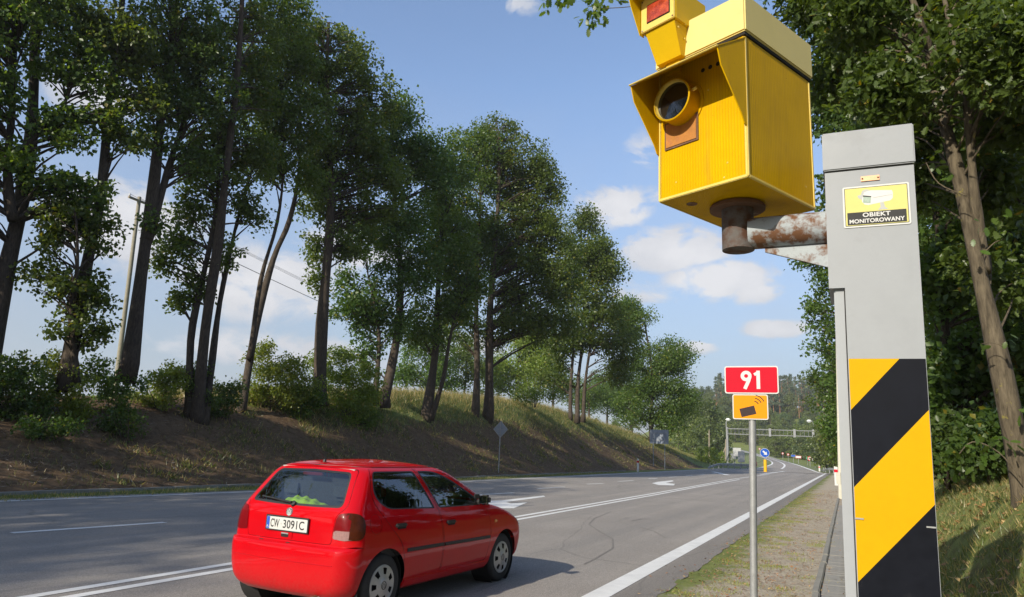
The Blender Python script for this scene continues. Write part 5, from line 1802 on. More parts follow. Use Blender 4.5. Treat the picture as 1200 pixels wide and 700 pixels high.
# ------------------------------------------------------------------ the car
CAR_P, CAR_T = np.array([-1.8053, 7.5262, 0.004]), .4893
car = empty('hatchback_car', CAR_P, PI / 2 - CAR_T, 'red five door hatchback driving away in the near lane', 'car')


def paint_mat():
    m = bpy.data.materials.new('red_car_paint')
    m.use_nodes = True
    t = NT(m.node_tree)
    tc = t.n('ShaderNodeTexCoord').outputs['Object']
    n1 = t.noise(tc, 3, 5, .6)
    dust = t.noise(tc, 40, 4, .7)
    c = t.mix(t.mapr(n1, .3, .7), (.42, .0015, .005), (.47, .002, .006))
    sz = t.n('ShaderNodeSeparateXYZ', {0: tc}).outputs[2]
    lowd = t.math('MULTIPLY', t.mapr(sz, .55, .22), t.mapr(dust, .35, .7), clamp=True)
    c = t.mix(t.math('MULTIPLY', lowd, .20), c, (.16, .12, .09))
    b = t.n('ShaderNodeBsdfPrincipled', {'Base Color': c, 'Coat Weight': .65, 'Coat Roughness': .03, 'Specular IOR Level': .02})
    t.set(b, 'Roughness', t.mapr(dust, .3, .7, .36, .46))
    bp = t.n('ShaderNodeBump', {'Strength': .010, 'Distance': .05, 'Height': t.noise(tc, 4.5, 2, .5)})
    t.set(b, 'Coat Normal', bp.outputs[0])
    t.n('ShaderNodeOutputMaterial', {'Surface': b.outputs[0]})
    return m


def glass_mat(name, tint, refl=1.0, rough=.0):
    m = bpy.data.materials.new(name)
    m.use_nodes = True
    t = NT(m.node_tree)
    tr = t.n('ShaderNodeBsdfTransparent', {'Color': tint + (1,)})
    gl_ = t.n('ShaderNodeBsdfGlossy', {'Color': (1, 1, 1, 1), 'Roughness': rough})
    fr_ = t.n('ShaderNodeFresnel', {'IOR': 1.52})
    mx = t.n('ShaderNodeMixShader', {0: t.math('MULTIPLY', fr_.outputs[0], refl, clamp=True), 1: tr.outputs[0], 2: gl_.outputs[0]})
    t.n('ShaderNodeOutputMaterial', {'Surface': mx.outputs[0]})
    return m


MAT['car_red'] = paint_mat()
MAT['car_glass'] = glass_mat('window_glass', (.60, .67, .66), 2.2)
MAT['rubber'] = mat('black_trim', (.014, .014, .015), .5, .2, 20)
MAT['tyre'] = mat('tyre_rubber', (.022, .022, .022), .85, .25, 14, .1, 90)
MAT['cap_silver'] = mat('wheel_cover_silver', (.42, .42, .42), .35, .08, 20, metal=.55)
MAT['chrome'] = mat('badge_chrome', (.60, .60, .60), .25, .05, 20, metal=.9)
MAT['interior'] = mat('dark_interior', (.035, .036, .040), .85, .2, 10)
MAT['seat'] = mat('seat_fabric', (.045, .048, .055), .95, .3, 40)
MAT['liner'] = mat('pale_headliner', (.34, .33, .31), .95, .05, 10)
MAT['hivis'] = mat('fluorescent_fabric', (.40, .60, .015), .9, .12, 30, .3, 60)
MAT['lamp_red'] = mat('red_lamp_lens', (.14, .002, .004), .35, .12, 60, coat=.12, spec=.1)
MAT['lamp_white'] = mat('clear_lamp_lens', (.26, .15, .14), .4, .2, 70, coat=.1, spec=.1)
MAT['lamp_amber'] = mat('smoked_amber_lens', (.05, .010, .003), .35, .35, 30, coat=.12, spec=.1)
MAT['lamp_orange'] = mat('amber_lens', (.60, .16, .02), .2, .1, 40, coat=.6)
MAT['plate_white'] = mat('number_plate_white', (.50, .50, .48), .5, .03, 20, spec=.2)
MAT['plate_blue'] = mat('number_plate_blue', (.02, .07, .42), .4, .05, 20)
MAT['plate_black'] = mat('number_plate_print', (.012, .012, .012), .5, .1, 20)
MAT['mirror'] = mat('mirror_glass', (.62, .64, .66), .06, .02, 5, metal=1.0)
MAT['arch'] = mat('arch_liner', (.010, .010, .010), .95, .2, 10)


def hermite(xs, ys):
    xs, ys = np.array(xs, float), np.array(ys, float)
    h = np.diff(xs)
    dl = np.diff(ys) / h
    m_ = np.zeros_like(ys)
    m_[0], m_[-1] = dl[0], dl[-1]
    for i in range(1, len(xs) - 1):
        m_[i] = 0 if dl[i - 1] * dl[i] <= 0 else 2 * dl[i - 1] * dl[i] / (dl[i - 1] + dl[i])

    def f(x):
        i = int(np.clip(np.searchsorted(xs, x) - 1, 0, len(h) - 1))
        t = (min(max(x, xs[0]), xs[-1]) - xs[i]) / h[i]
        return ((1 + 2 * t) * (1 - t) ** 2 * ys[i] + t * (1 - t) ** 2 * h[i] * m_[i] + t * t * (3 - 2 * t) * ys[i + 1] + t * t * (t - 1) * h[i] * m_[i + 1])
    return f


def prof(d):
    return hermite([p[0] for p in d], [p[1] for p in d])


XR = prof([(.19, -.47), (.23, -.525), (.28, -.555), (.34, -.572), (.42, -.580), (.55, -.582), (.61, -.578), (.640, -.560), (.652, -.530), (.662, -.512), (.70, -.512), (.80, -.513), (.90, -.507), (.95, -.494), (.985, -.472), (1.05, -.424), (1.15, -.352), (1.25, -.279), (1.31, -.228), (1.345, -.185), (1.37, -.12), (1.39, -.01), (1.405, .14), (1.416, .34), (1.424, .58)])
XF = prof([(.19, 3.00), (.24, 3.10), (.32, 3.165), (.45, 3.185), (.55, 3.18), (.62, 3.155), (.68, 3.11), (.73, 3.03), (.78, 2.90), (.83, 2.74), (.87, 2.57), (.90, 2.42), (.925, 2.29), (.945, 2.21), (.97, 2.16), (1.05, 2.01), (1.15, 1.81), (1.25, 1.60), (1.31, 1.46), (1.345, 1.36), (1.37, 1.25), (1.39, 1.10), (1.405, .96), (1.416, .82), (1.424, .68)])
HWD = prof([(.19, .70), (.23, .748), (.30, .785), (.40, .808), (.50, .822), (.60, .828), (.70, .824), (.80, .812), (.88, .794), (.94, .772), (1.0, .748), (1.1, .708), (1.2, .664), (1.28, .624), (1.32, .596), (1.345, .565), (1.37, .505), (1.39, .42), (1.405, .31), (1.416, .18), (1.424, .05)])
RCR = prof([(.19, .20), (.62, .20), (.66, .15), (.95, .15), (1.0, .135), (1.30, .13), (1.36, .17), (1.40, .18), (1.416, .11), (1.424, .03)])
RCF = prof([(.19, .34), (.55, .36), (.70, .34), (.85, .22), (.94, .14), (1.30, .13), (1.36, .17), (1.40, .18), (1.416, .11), (1.424, .03)])
ZB, ZT = .19, 1.424
_cache = {}


def plan(z):
    """outline of the right half at height z: from the middle of the tail round the flank to the middle of the nose"""
    key = round(z, 5)
    if key in _cache:
        return _cache[key]
    xr, xf, w_ = XR(z), XF(z), HWD(z)
    rr, rf = min(RCR(z), w_ * .95, (xf - xr) * .45), min(RCF(z), w_ * .95, (xf - xr) * .45)
    P = []
    for t in np.linspace(0, 1, 24):
        P.append((xr, t * (w_ - rr)))
    for a in np.linspace(0, PI / 2, 26)[1:]:
        P.append((xr + rr - rr * math.cos(a), w_ - rr + rr * math.sin(a)))
    for t in np.linspace(0, 1, 90)[1:]:
        P.append((xr + rr + (xf - rf - xr - rr) * t, w_))
    for a in np.linspace(0, PI / 2, 26)[1:]:
        P.append((xf - rf + rf * math.sin(a), w_ - rf + rf * math.cos(a)))
    for t in np.linspace(0, 1, 24)[1:]:
        P.append((xf, (w_ - rf) * (1 - t)))
    P = np.array(P)
    x, y = P[:, 0].copy(), P[:, 1].copy()
    yn = y / max(w_, 1e-6)
    tr = np.clip(1 - (x - xr) / .7, 0, 1)
    tf = np.clip(1 - (xf - x) / .9, 0, 1)
    k = min(1, w_ / .5)
    bow_r = (.055 if z < .66 else .05) * k
    bow_f = (.16 if z < .95 else .14) * k
    P[:, 0] = x + bow_r * yn ** 2 * tr ** 2 - bow_f * yn ** 2 * tf ** 2
    taper = 1 - .040 * np.clip((.95 - x) / 1.5, 0, 1.2) ** 2 - .045 * np.clip((x - 1.5) / 1.7, 0, 1.2) ** 2
    P[:, 1] = y * taper
    # keep x growing along the outline
    P[:, 0] = np.maximum.accumulate(P[:, 0] + np.arange(len(P)) * 1e-6)
    U = np.concatenate([[0], np.cumsum(np.linalg.norm(np.diff(P, axis=0), axis=1))])
    _cache[key] = (P, U)
    return _cache[key]


_zt = np.linspace(ZB, ZT, 1200)
_dv = [0]
for i in range(1, len(_zt)):
    z0, z1 = _zt[i - 1], _zt[i]
    _dv.append(_dv[-1] + math.sqrt((z1 - z0) ** 2 + (HWD(z1) - HWD(z0)) ** 2 + (.35 * (XF(z1) - XF(z0))) ** 2 + (.5 * (XR(z1) - XR(z0))) ** 2))
_dv = np.array(_dv)
z2v = lambda z: float(np.interp(z, _zt, _dv))
v2z = lambda v: float(np.interp(v, _dv, _zt))


def S_(x, z):                                  # flank point -> (u, v)
    P, U = plan(z)
    return (float(np.interp(x, P[:, 0], U)), z2v(z))


def R_(y, z):                                  # tail point (y > 0: towards the flank)
    P, U = plan(z)
    k = int(np.argmax(P[:, 1]))
    return (float(np.interp(abs(y), P[:k + 1, 1], U[:k + 1])), z2v(z))


def F_(y, z):
    P, U = plan(z)
    k = len(P) - int(np.argmax(P[::-1, 1])) - 1
    return (float(np.interp(abs(y), P[k:, 1][::-1], U[k:][::-1])), z2v(z))


def surf(u, v):
    z = v2z(v)
    P, U = plan(z)
    return np.array([np.interp(u, U, P[:, 0]), -np.interp(u, U, P[:, 1]), z])


def normal(u, v):
    Um = plan(v2z(v))[1][-1]
    e = .006
    u0, u1 = max(0, u - e), min(Um, u + e)
    v0, v1 = max(0, v - e), min(_dv[-1], v + e)
    a = surf(u1, v) - surf(u0, v)
    # hold the place along the outline by its share of the length
    b = surf(u / Um * plan(v2z(v1))[1][-1], v1) - surf(u / Um * plan(v2z(v0))[1][-1], v0)
    n_ = np.cross(b, a)
    n_ /= np.linalg.norm(n_) + 1e-12
    c = np.array([1.3, 0, .75])
    if n_ @ (surf(u, v) - c) < 0:
        n_ = -n_
    if u < 1e-6 or u > Um - 1e-6:
        n_[1] = 0
        n_ /= np.linalg.norm(n_) + 1e-12
    return n_


def dense(poly, step=.025, closed=True):
    out = []
    n_ = len(poly)
    for i in range(n_ if closed else n_ - 1):
        a, b = np.array(poly[i]), np.array(poly[(i + 1) % n_])
        k = max(1, int(np.linalg.norm(b - a) / step))
        for j in range(k):
            out.append(tuple(a + (b - a) * j / k))
    return out


def rounded(poly, r, n_=5):
    """round the corners of a polygon (list of points, r one radius or one per corner)"""
    out = []
    k = len(poly)
    for i in range(k):
        p, a, b = np.array(poly[i], float), np.array(poly[i - 1], float), np.array(poly[(i + 1) % k], float)
        ri = r[i] if hasattr(r, '__len__') else r
        da, db = a - p, b - p
        la, lb2 = np.linalg.norm(da), np.linalg.norm(db)
        q_ = min(ri, la * .48, lb2 * .48)
        p0, p1 = p + da / la * q_, p + db / lb2 * q_
        for t in np.linspace(0, 1, n_):
            out.append(tuple(p0 * (1 - t) ** 2 + p * 2 * t * (1 - t) + p1 * t * t))
    return out


def inset(poly, d):
    P = np.array(poly, float)
    ar = np.sum(P[:, 0] * np.roll(P[:, 1], -1) - np.roll(P[:, 0], -1) * P[:, 1])
    s = 1 if ar > 0 else -1
    out = []
    n_ = len(P)
    for i in range(n_):
        a, p, b = P[i - 1], P[i], P[(i + 1) % n_]
        e0 = (p - a) / (np.linalg.norm(p - a) + 1e-9)
        e1 = (b - p) / (np.linalg.norm(b - p) + 1e-9)
        n0, n1 = np.array([-e0[1], e0[0]]) * s, np.array([-e1[1], e1[0]]) * s
        m_ = n0 + n1
        l_ = np.linalg.norm(m_)
        m_ = m_ / l_ if l_ > 1e-6 else n0
        out.append(tuple(p + m_ * d / max(.5, m_ @ n0)))
    return out


def mapped(poly, fn, step=.03):
    return [fn(*p) for p in dense(poly, step)]


# panels, drawn on the flank as (x, z)
w_rear = rounded([(-.135, 1.10), (-.05, 1.325), (.63, 1.325), (.845, .945), (.03, .972)], [.13, .06, .035, .03, .10])
w_front = rounded([(.705, 1.325), (1.02, 1.325), (1.30, 1.232), (1.70, 1.045), (1.80, .975), (1.81, .935), (.925, .945)], [.035, .16, .25, .1, .06, .03, .03])
d_rear = rounded([(-.185, 1.07), (-.075, 1.352), (.655, 1.352), (.90, .93), (.965, .60), (.975, .29), (.30, .275), (.285, .50), (.22, .66), (.06, .80)], [.14, .07, .02, .06, .05, .03, .04, .14, .14, .2])
d_front = rounded([(.672, 1.352), (1.03, 1.352), (1.33, 1.255), (1.75, 1.055), (1.87, .955), (2.00, .80), (2.02, .55), (1.965, .30), (.992, .29), (.982, .60), (.917, .93)], [.02, .16, .25, .1, .08, .08, .1, .04, .03, .05, .06])
arch = lambda cx, r: [(cx + r * math.cos(a), .285 + r * math.sin(a)) for a in np.linspace(0, 2 * PI, 40)[:-1]]
a_r, a_f = arch(0, .335), arch(2.407, .335)
flap = [(-.165 + .085 * math.cos(a), .85 + .09 * math.sin(a)) for a in np.linspace(0, 2 * PI, 24)[:-1]]


def arch_poly(cx):
    pts = []
    for a in np.linspace(-.34, PI + .34, 34):
        pts.append((cx + .335 * math.cos(a), max(.285 + .335 * math.sin(a), ZB)))
    return pts


POLY = {}
POLY['arch_r'] = [S_(x, max(z, ZB)) for x, z in dense(arch_poly(0), .025)]
POLY['arch_f'] = [S_(x, max(z, ZB)) for x, z in dense(arch_poly(2.407), .025)]
POLY['w_rear'] = mapped(w_rear, S_)
POLY['w_front'] = mapped(w_front, S_)
POLY['g_rear'] = inset(POLY['w_rear'], .017)
POLY['g_front'] = inset(POLY['w_front'], .017)
POLY['d_rear'] = mapped(d_rear, S_)
POLY['d_front'] = mapped(d_front, S_)
POLY['di_rear'] = inset(POLY['d_rear'], .005)
POLY['di_front'] = inset(POLY['d_front'], .005)
POLY['flap'] = mapped(flap, S_)
POLY['flap_i'] = inset(POLY['flap'], .003)
# tail: half outlines that close on the middle line (u = 0)


def half(pts, r):
    """tail outline given as (y, z) from the middle up over and back to the middle"""
    out = [pts[0]]
    for i in range(1, len(pts) - 1):
        p, a, b = (np.array(pts[j], float) for j in (i, i - 1, i + 1))
        la, lb2 = np.linalg.norm(a - p), np.linalg.norm(b - p)
        q_ = min(r[i - 1], la * .48, lb2 * .48)
        p0, p1 = p + (a - p) / la * q_, p + (b - p) / lb2 * q_
        for t in np.linspace(0, 1, 6):
            out.append(tuple(p0 * (1 - t) ** 2 + p * 2 * t * (1 - t) + p1 * t * t))
    out.append(pts[-1])
    return dense(out, .03, False) + [out[-1]]


rw = half([(0, .985), (.30, .987), (.585, .996), (.475, 1.312), (0, 1.325)], [.1, .06, .06])
POLY['rw'] = [R_(y, z) for y, z in rw]
rwg = half([(0, 1.006), (.30, 1.008), (.562, 1.016), (.458, 1.294), (0, 1.306)], [.1, .05, .05])
POLY['rwg'] = [R_(y, z) for y, z in rwg]
tg = half([(0, .668), (.535, .668), (.545, .80), (.556, .93), (.635, 1.00), (.52, 1.338), (0, 1.352)], [.04, .05, .08, .08, .05])
POLY['tg'] = [R_(y, z) for y, z in tg]
tgi = half([(0, .6715), (.5315, .6715), (.5415, .80), (.5525, .932), (.6312, 1.002), (.517, 1.335), (0, 1.3485)], [.04, .05, .08, .08, .05])
POLY['tgi'] = [R_(y, z) for y, z in tgi]
bump = dense([(0, .655), (.80, .655)], .03, False)
POLY['bump'] = [R_(y, .652) for y in np.linspace(0, .68, 24)] + [S_(x, .652) for x in np.linspace(-.33, -.20, 6)] + [S_(x, z) for x, z in ((-.235, .60), (-.30, .50), (-.312, .40), (-.312, .30), (-.30, .195), (-.30, ZB))] + [(0, z2v(ZB))]
POLY['lamp'] = [R_(y, z) for y, z in ((.548, .725), (.552, .80), (.565, .90), (.585, .945))] + [R_(.66, .957)] + [S_(x, z) for x, z in ((-.40, .955), (-.36, .945), (-.325, .91), (-.315, .85), (-.33, .78), (-.36, .735), (-.40, .722))] + [R_(.66, .716)]
POLY['lamp'] = rounded(POLY['lamp'], .02, 3)
ws = half([(0, .985), (.50, .985), (.655, .985), (.50, 1.315), (0, 1.335)], [.1, .06, .06])
POLY['hl'] = rounded([F_(.40, .625), F_(.40, .715), S_(2.80, .735), S_(2.76, .69), S_(2.80, .635)], .03, 3)
POLY['gr'] = [F_(y, z) for y, z in dense([(0, .640), (.37, .640), (.37, .700), (0, .705)], .03, False)] + [F_(0, .705)]
POLY['ws'] = [F_(y, z) for y, z in ws]


def clip_u(poly, umin=0):
    return poly


def inside(poly, pts):
    P = np.array(poly)
    x, y = pts[:, 0], pts[:, 1]
    res = np.zeros(len(pts), bool)
    n_ = len(P)
    j = n_ - 1
    for i in range(n_):
        xi, yi, xj, yj = P[i, 0], P[i, 1], P[j, 0], P[j, 1]
        c = ((yi > y) != (yj > y)) & (x < (xj - xi) * (y - yi) / (yj - yi + 1e-15) + xi)
        res ^= c
        j = i
    return res


# triangulate the unrolled half body with all panel outlines as edges
vv = []
zrows = []
v_ = 0.0
while v_ < _dv[-1]:
    zrows.append(v2z(v_))
    v_ += .034
zrows.append(ZT)
zrows = np.array(zrows)
outline = [(0.0, z2v(z)) for z in zrows] + [(plan(z)[1][-1], z2v(z)) for z in zrows[::-1]]
top_v = _dv[-1]
pts2, edges2 = [], []


def add_loop(pl2, closed=True):
    o = len(pts2)
    pts2.extend([(float(p[0]), float(p[1])) for p in pl2])
    k = len(pl2)
    edges2.extend([(o + i, o + (i + 1) % k) for i in range(k if closed else k - 1)])


bot = [(float(u), 0.0) for u in np.linspace(0, plan(ZB)[1][-1], 110)][1:-1]
topu = [(float(u), top_v) for u in np.linspace(0, plan(ZT)[1][-1], 8)][1:-1]
add_loop([(0.0, z2v(z)) for z in zrows] + topu + [(plan(z)[1][-1], z2v(z)) for z in zrows[::-1]] + bot[::-1])
n_closed = {'rw', 'rwg', 'tg', 'tgi', 'ws', 'bump', 'gr'}
for k, p in POLY.items():
    if k in n_closed:
        add_loop(p, False)
    else:
        add_loop(p)
existing = np.array(pts2)
grid = []
for r_i, z in enumerate(zrows[1:-1]):
    Um = plan(z)[1][-1]
    k = max(4, int(Um / .034))
    for i in range(1, k):
        grid.append((Um * i / k, z2v(z)))
grid = np.array(grid)
keep = np.ones(len(grid), bool)
for i0 in range(0, len(grid), 500):
    d = np.min(np.hypot(grid[i0:i0 + 500, None, 0] - existing[None, :, 0], grid[i0:i0 + 500, None, 1] - existing[None, :, 1]), axis=1)
    keep[i0:i0 + 500] = d > .012
pts2 += [tuple(p) for p in grid[keep]]
vco, _e, fcs, _a, _b, _c = delaunay_2d_cdt([Vector(p) for p in pts2], edges2, [], 0, 1e-6)
UV = np.array([v[:] for v in vco])
TR = np.array([f[:3] for f in fcs if len(f) == 3])
cen = UV[TR].mean(1)
# keep what lies inside the outline
zz_c = np.array([v2z(v) for v in cen[:, 1]])
um_c = np.array([plan(round(z, 3))[1][-1] for z in zz_c])
ok = (cen[:, 0] > -1e-6) & (cen[:, 0] < um_c + .003)
TR, cen = TR[ok], cen[ok]
IN = {k: inside(p, cen) for k, p in POLY.items()}
reg = np.array(['body'] * len(TR), dtype=object)


def setr(mask, name):
    reg[mask & (reg == 'body')] = name


setr(IN['arch_r'] | IN['arch_f'], 'void')
setr(IN['g_rear'], 'glass_rear')
setr(IN['w_rear'], 'rim_side')
setr(IN['g_front'], 'glass_front')
setr(IN['w_front'], 'rim_side')
setr(IN['rwg'], 'glass_tail')
setr(IN['rw'], 'rim_tail')
setr(IN['ws'], 'glass_wind')
setr(IN['lamp'], 'lamp')
setr(IN['hl'], 'headlight')
setr(IN['gr'], 'grille')
setr(IN['di_rear'], 'door_rear')
setr(IN['d_rear'], 'seam')
setr(IN['di_front'], 'door_front')
setr(IN['d_front'], 'seam')
setr(IN['flap_i'], 'flap')
setr(IN['flap'], 'seam')
setr(IN['tgi'], 'tailgate')
setr(IN['tg'], 'seam')
setr(IN['bump'], 'bumper')
# lamp colours
lm = reg == 'lamp'
lx = np.array([surf(*c) for c in cen[lm]])
if len(lx):
    y_in = -lx[:, 1]
    sub = np.where((lx[:, 0] > -.445) | (y_in > .715), 'lamp_amber', np.where(lx[:, 2] < .795, 'lamp_white', 'lamp_red'))
    reg[lm] = sub
P3 = np.array([surf(*p) for p in UV])
N3 = np.array([normal(*p) for p in UV])


def region(names, name, m_, parent=car, off=0.0, sides=(1, -1), merge=False, thick=0.0):
    """link the triangles of a region as a part, on the right (1) and mirrored on the left (-1)"""
    names = (names,) if isinstance(names, str) else names
    mk = np.isin(reg, names)
    tri = TR[mk]
    if not len(tri):
        return []
    out = []
    sets = []
    for sd in sides:
        idx, invi = np.unique(tri, return_inverse=True)
        Pp = P3[idx] + N3[idx] * off
        Nn = N3[idx].copy()
        t3 = invi.reshape(-1, 3)
        # orient outwards
        fn = np.cross(Pp[t3[:, 1]] - Pp[t3[:, 0]], Pp[t3[:, 2]] - Pp[t3[:, 0]])
        fl = np.sum(fn * Nn[t3[:, 0]], 1) < 0
        t3 = np.where(fl[:, None], t3[:, ::-1], t3)
        if sd < 0:
            Pp = Pp * np.array([1, -1, 1])
            Nn = Nn * np.array([1, -1, 1])
            t3 = t3[:, ::-1]
        sets.append((Pp, Nn, t3))
    if merge:
        o = 0
        A, B, C_ = [], [], []
        for Pp, Nn, t3 in sets:
            A.append(Pp)
            B.append(Nn)
            C_.append(t3 + o)
            o += len(Pp)
        sets = [(np.concatenate(A), np.concatenate(B), np.concatenate(C_))]
    for Pp, Nn, t3 in sets:
        me_ = mesh_np(name, Pp, t3.ravel(), np.arange(len(t3)) * 3, [m_])
        for p in me_.polygons:
            p.use_smooth = True
        me_.normals_split_custom_set_from_vertices([tuple(map(float, n_)) for n_ in Nn])
        out.append(link(name, me_, parent))
    return out


region('body', 'body', MAT['car_red'], merge=True)
region('seam', 'panel_gap', MAT['rubber'], off=-.008, merge=True)
dr = region('door_rear', 'door', MAT['car_red'])
df = region('door_front', 'door', MAT['car_red'])
region('flap', 'fuel_flap', MAT['car_red'], sides=(1,))
region('bumper', 'bumper', MAT['car_red'], merge=True, off=.002)
tgo = region('tailgate', 'tailgate', MAT['car_red'], merge=True)[0]
for k in (0, 1):
    sd = (1, -1)[k]
    region('glass_rear', 'window', MAT['car_glass'], dr[k], -.004, (sd,))
    region('glass_front', 'window', MAT['car_glass'], df[k], -.004, (sd,))
region('rim_side', 'window_seal', MAT['rubber'], off=-.0015)
region('glass_tail', 'window', MAT['car_glass'], tgo, -.003, merge=True)
region('rim_tail', 'window_seal', MAT['rubber'], tgo, -.001, merge=True)
region('glass_wind', 'windscreen', MAT['car_glass'], merge=True, off=-.003)
for k, sd in enumerate((1, -1)):
    lo = region('lamp_red', 'tail_lamp', MAT['lamp_red'], off=.005, sides=(sd,))[0]
    region('lamp_white', 'reversing_lens' if sd == 1 else 'fog_lens', MAT['lamp_white' if sd == 1 else 'lamp_red'], lo, .005, (sd,))
    region('lamp_amber', 'indicator_lens', MAT['lamp_amber'], lo, .005, (sd,))
region('headlight', 'headlight', MAT['lamp_glass'], off=.003)
region('grille', 'grille', MAT['rubber'], merge=True)
# wheel arches, floor and cabin
for cx in (0, 2.407):
    for sd in (1, -1):
        m_ = MB()
        m_.lathe([(.335, 0), (.335, .24), (0, .24)], (cx, -sd * .755, .285), (0, sd, 0), 40)
        o = m_.build('arch_liner', MAT['arch'], car)
MB().box((1.3, 0, .22), (3.3, 1.25, .08)).build('floor', MAT['arch'], car)
MB().box((1.1, 0, .56), (2.4, 1.30, .05)).build('cabin_floor', MAT['interior'], car)
for sd in (-1, 1):
    MB().box((1.0, sd * .725, .72), (2.0, .03, .40)).build('door_lining', MAT['interior'], car)
MB().box((-.20, 0, .955), (.46, 1.16, .025)).build('parcel_shelf', MAT['interior'], car)
MB().box((1.98, 0, .86), (.42, 1.35, .18), bev=.05).build('dashboard', MAT['interior'], car)
MB().box((.58, 0, 1.335), (1.5, .95, .012)).build('headliner', MAT['liner'], car)


def seat(x, y, wd, rest=True):
    s_ = MB().box((x, y, .66), (.50, wd, .16), bev=.05)
    v0 = len(s_.v)
    s_.box((0, 0, .29), (.14, wd, .60), bev=.05)
    for i in range(v0, len(s_.v)):
        p = s_.v[i]
        s_.v[i] = (x - .24 - p[2] * .28 + p[0], y + p[1], .66 + p[2])
    so = s_.build('seat', MAT['seat'], car, smooth=50)
    for hy in ((0,) if wd < .7 else (-.33, .33)):
        MB().box((x - .43, y + hy, 1.225 if rest else 1.12), (.10, .27, .19), bev=.045).build('headrest', MAT['seat'], so, smooth=60)
        for q_ in (-.05, .05):
            MB().tube([(x - .41, y + hy + q_, 1.06), (x - .43, y + hy + q_, 1.16)], .007, 6).build('headrest_rod', MAT['chrome'], so)
    return so


seat(1.20, -.36, .48)
seat(1.20, .36, .48)
seat(.30, 0, 1.22, False)
MB().lathe([(.175, 0), (.19, .012), (.175, .024), (.16, .012), (.175, 0)], (1.70, .36, .93), (-.85, 0, .5), 24).build('steering_wheel', MAT['interior'], car, smooth=60)
# belt
MB().box((.72, -.60, 1.12), (.045, .006, .36)).build('seat_belt', MAT['liner'], car)
# hi-vis vest on the shelf (lies there loose: a thing of its own)
bm = bmesh.new()
bmesh.ops.create_grid(bm, x_segments=26, y_segments=16, size=.5)
rv = random.Random(3)
for v in bm.verts:
    x, y = v.co.x, v.co.y
    e = max(0, 1 - (abs(x) * 2) ** 3) * max(0, 1 - (abs(y) * 2) ** 3)
    v.co = Vector((y * .26, -x * .56, e * (.060 + .012 * math.sin(x * 31 + y * 9) + .010 * math.sin(y * 15 - x * 9) + .016 * math.cos(x * 6 + .8)) + rv.uniform(0, .004)))
me_ = bpy.data.meshes.new('safety_vest')
bm.to_mesh(me_)
bm.free()
me_.materials.append(MAT['hivis'])
smooth_mesh(me_, 180)
vest = link('safety_vest', me_)
tag(vest, 'crumpled fluorescent yellow vest lying behind the rear window of the red car', 'vest')
cw = Matrix.Translation(Vector(CAR_P)) @ Matrix.Rotation(PI / 2 - CAR_T, 4, 'Z')
vest.matrix_world = cw @ Matrix.Translation((-.33, .0, .975))

# trim on the flanks
for sd in (1, -1):
    def side_pt(x, z, off=0.0):
        u, v = S_(x, z)
        p = surf(u, v) + normal(u, v) * off
        return p * np.array([1, sd, 1])

    def strip_mold(x0, x1, z0, z1, h_, parent, name, m_, off=.012, k=22):
        xs = np.linspace(x0, x1, k)
        zs = np.linspace(z0, z1, k)
        vs, fs = [], []
        for x, z in zip(xs, zs):
            vs += [side_pt(x, z - h_ / 2, .001), side_pt(x, z - h_ * .35, off), side_pt(x, z + h_ * .35, off), side_pt(x, z + h_ / 2, .001)]
        for i in range(k - 1):
            fs += [tuple((i * 4 + a, i * 4 + a + 1, i * 4 + 5 + a, i * 4 + 4 + a)[::sd]) for a in range(3)]
        fs += [(0, 1, 2, 3)[::-sd], tuple((k - 1) * 4 + a for a in range(4))[::sd]]
        return MB().add(vs, fs).build(name, m_, parent, smooth=40)
    ri = 0 if sd == 1 else 1
    strip_mold(.315, .965, .575, .572, .036, dr[ri], 'rubbing_strip', MAT['rubber'])
    strip_mold(.990, 1.985, .571, .562, .036, df[ri], 'rubbing_strip', MAT['rubber'])
    strip_mold(.34, 1.99, .262, .262, .075, car, 'sill', MAT['car_red'], .018)
    for x, z, dd in ((.20, .818, dr[ri]), (1.10, .792, df[ri])):
        c = side_pt(x, z, .012)
        MB().box(tuple(c), (.175, .040, .034), bev=.012).build('handle', MAT['rubber'], dd, smooth=50)
        c2_ = side_pt(x + .02, z - .012, .002)
        MB().box(tuple(c2_), (.14, .008, .05), bev=.003).build('handle_recess', MAT['arch'], dd)
    c = side_pt(2.13, .735, .004)
    MB().box(tuple(c), (.075, .022, .036), bev=.01).build('side_indicator', MAT['lamp_orange'], car, smooth=50)
    # mirror
    b0 = side_pt(1.76, .975, 0)
    m_ = MB().box((b0[0] + .01, -sd * .862, 1.0), (.10, .125, .115), bev=.03)
    m_.box((b0[0] + .02, -sd * .785, .975), (.07, .08, .05), bev=.015)
    mo = m_.build('door_mirror', MAT['rubber'], df[ri], smooth=60)
    MB().box((b0[0] - .0475, -sd * .864, 1.0), (.006, .104, .092), bev=.002).build('mirror_glass', MAT['mirror'], mo)
    MB().box((1.78, -sd * .735, 1.005), (.12, .02, .10), bev=.006).build('mirror_base', MAT['rubber'], df[ri])
    # roof gutter strip
    xs = np.linspace(-.16, 1.30, 24)
    g_ = MB().tube([side_pt(x, 1.362, .001) for x in xs], .006, 6)
    g_.build('roof_strip', MAT['rubber'], car, smooth=60)

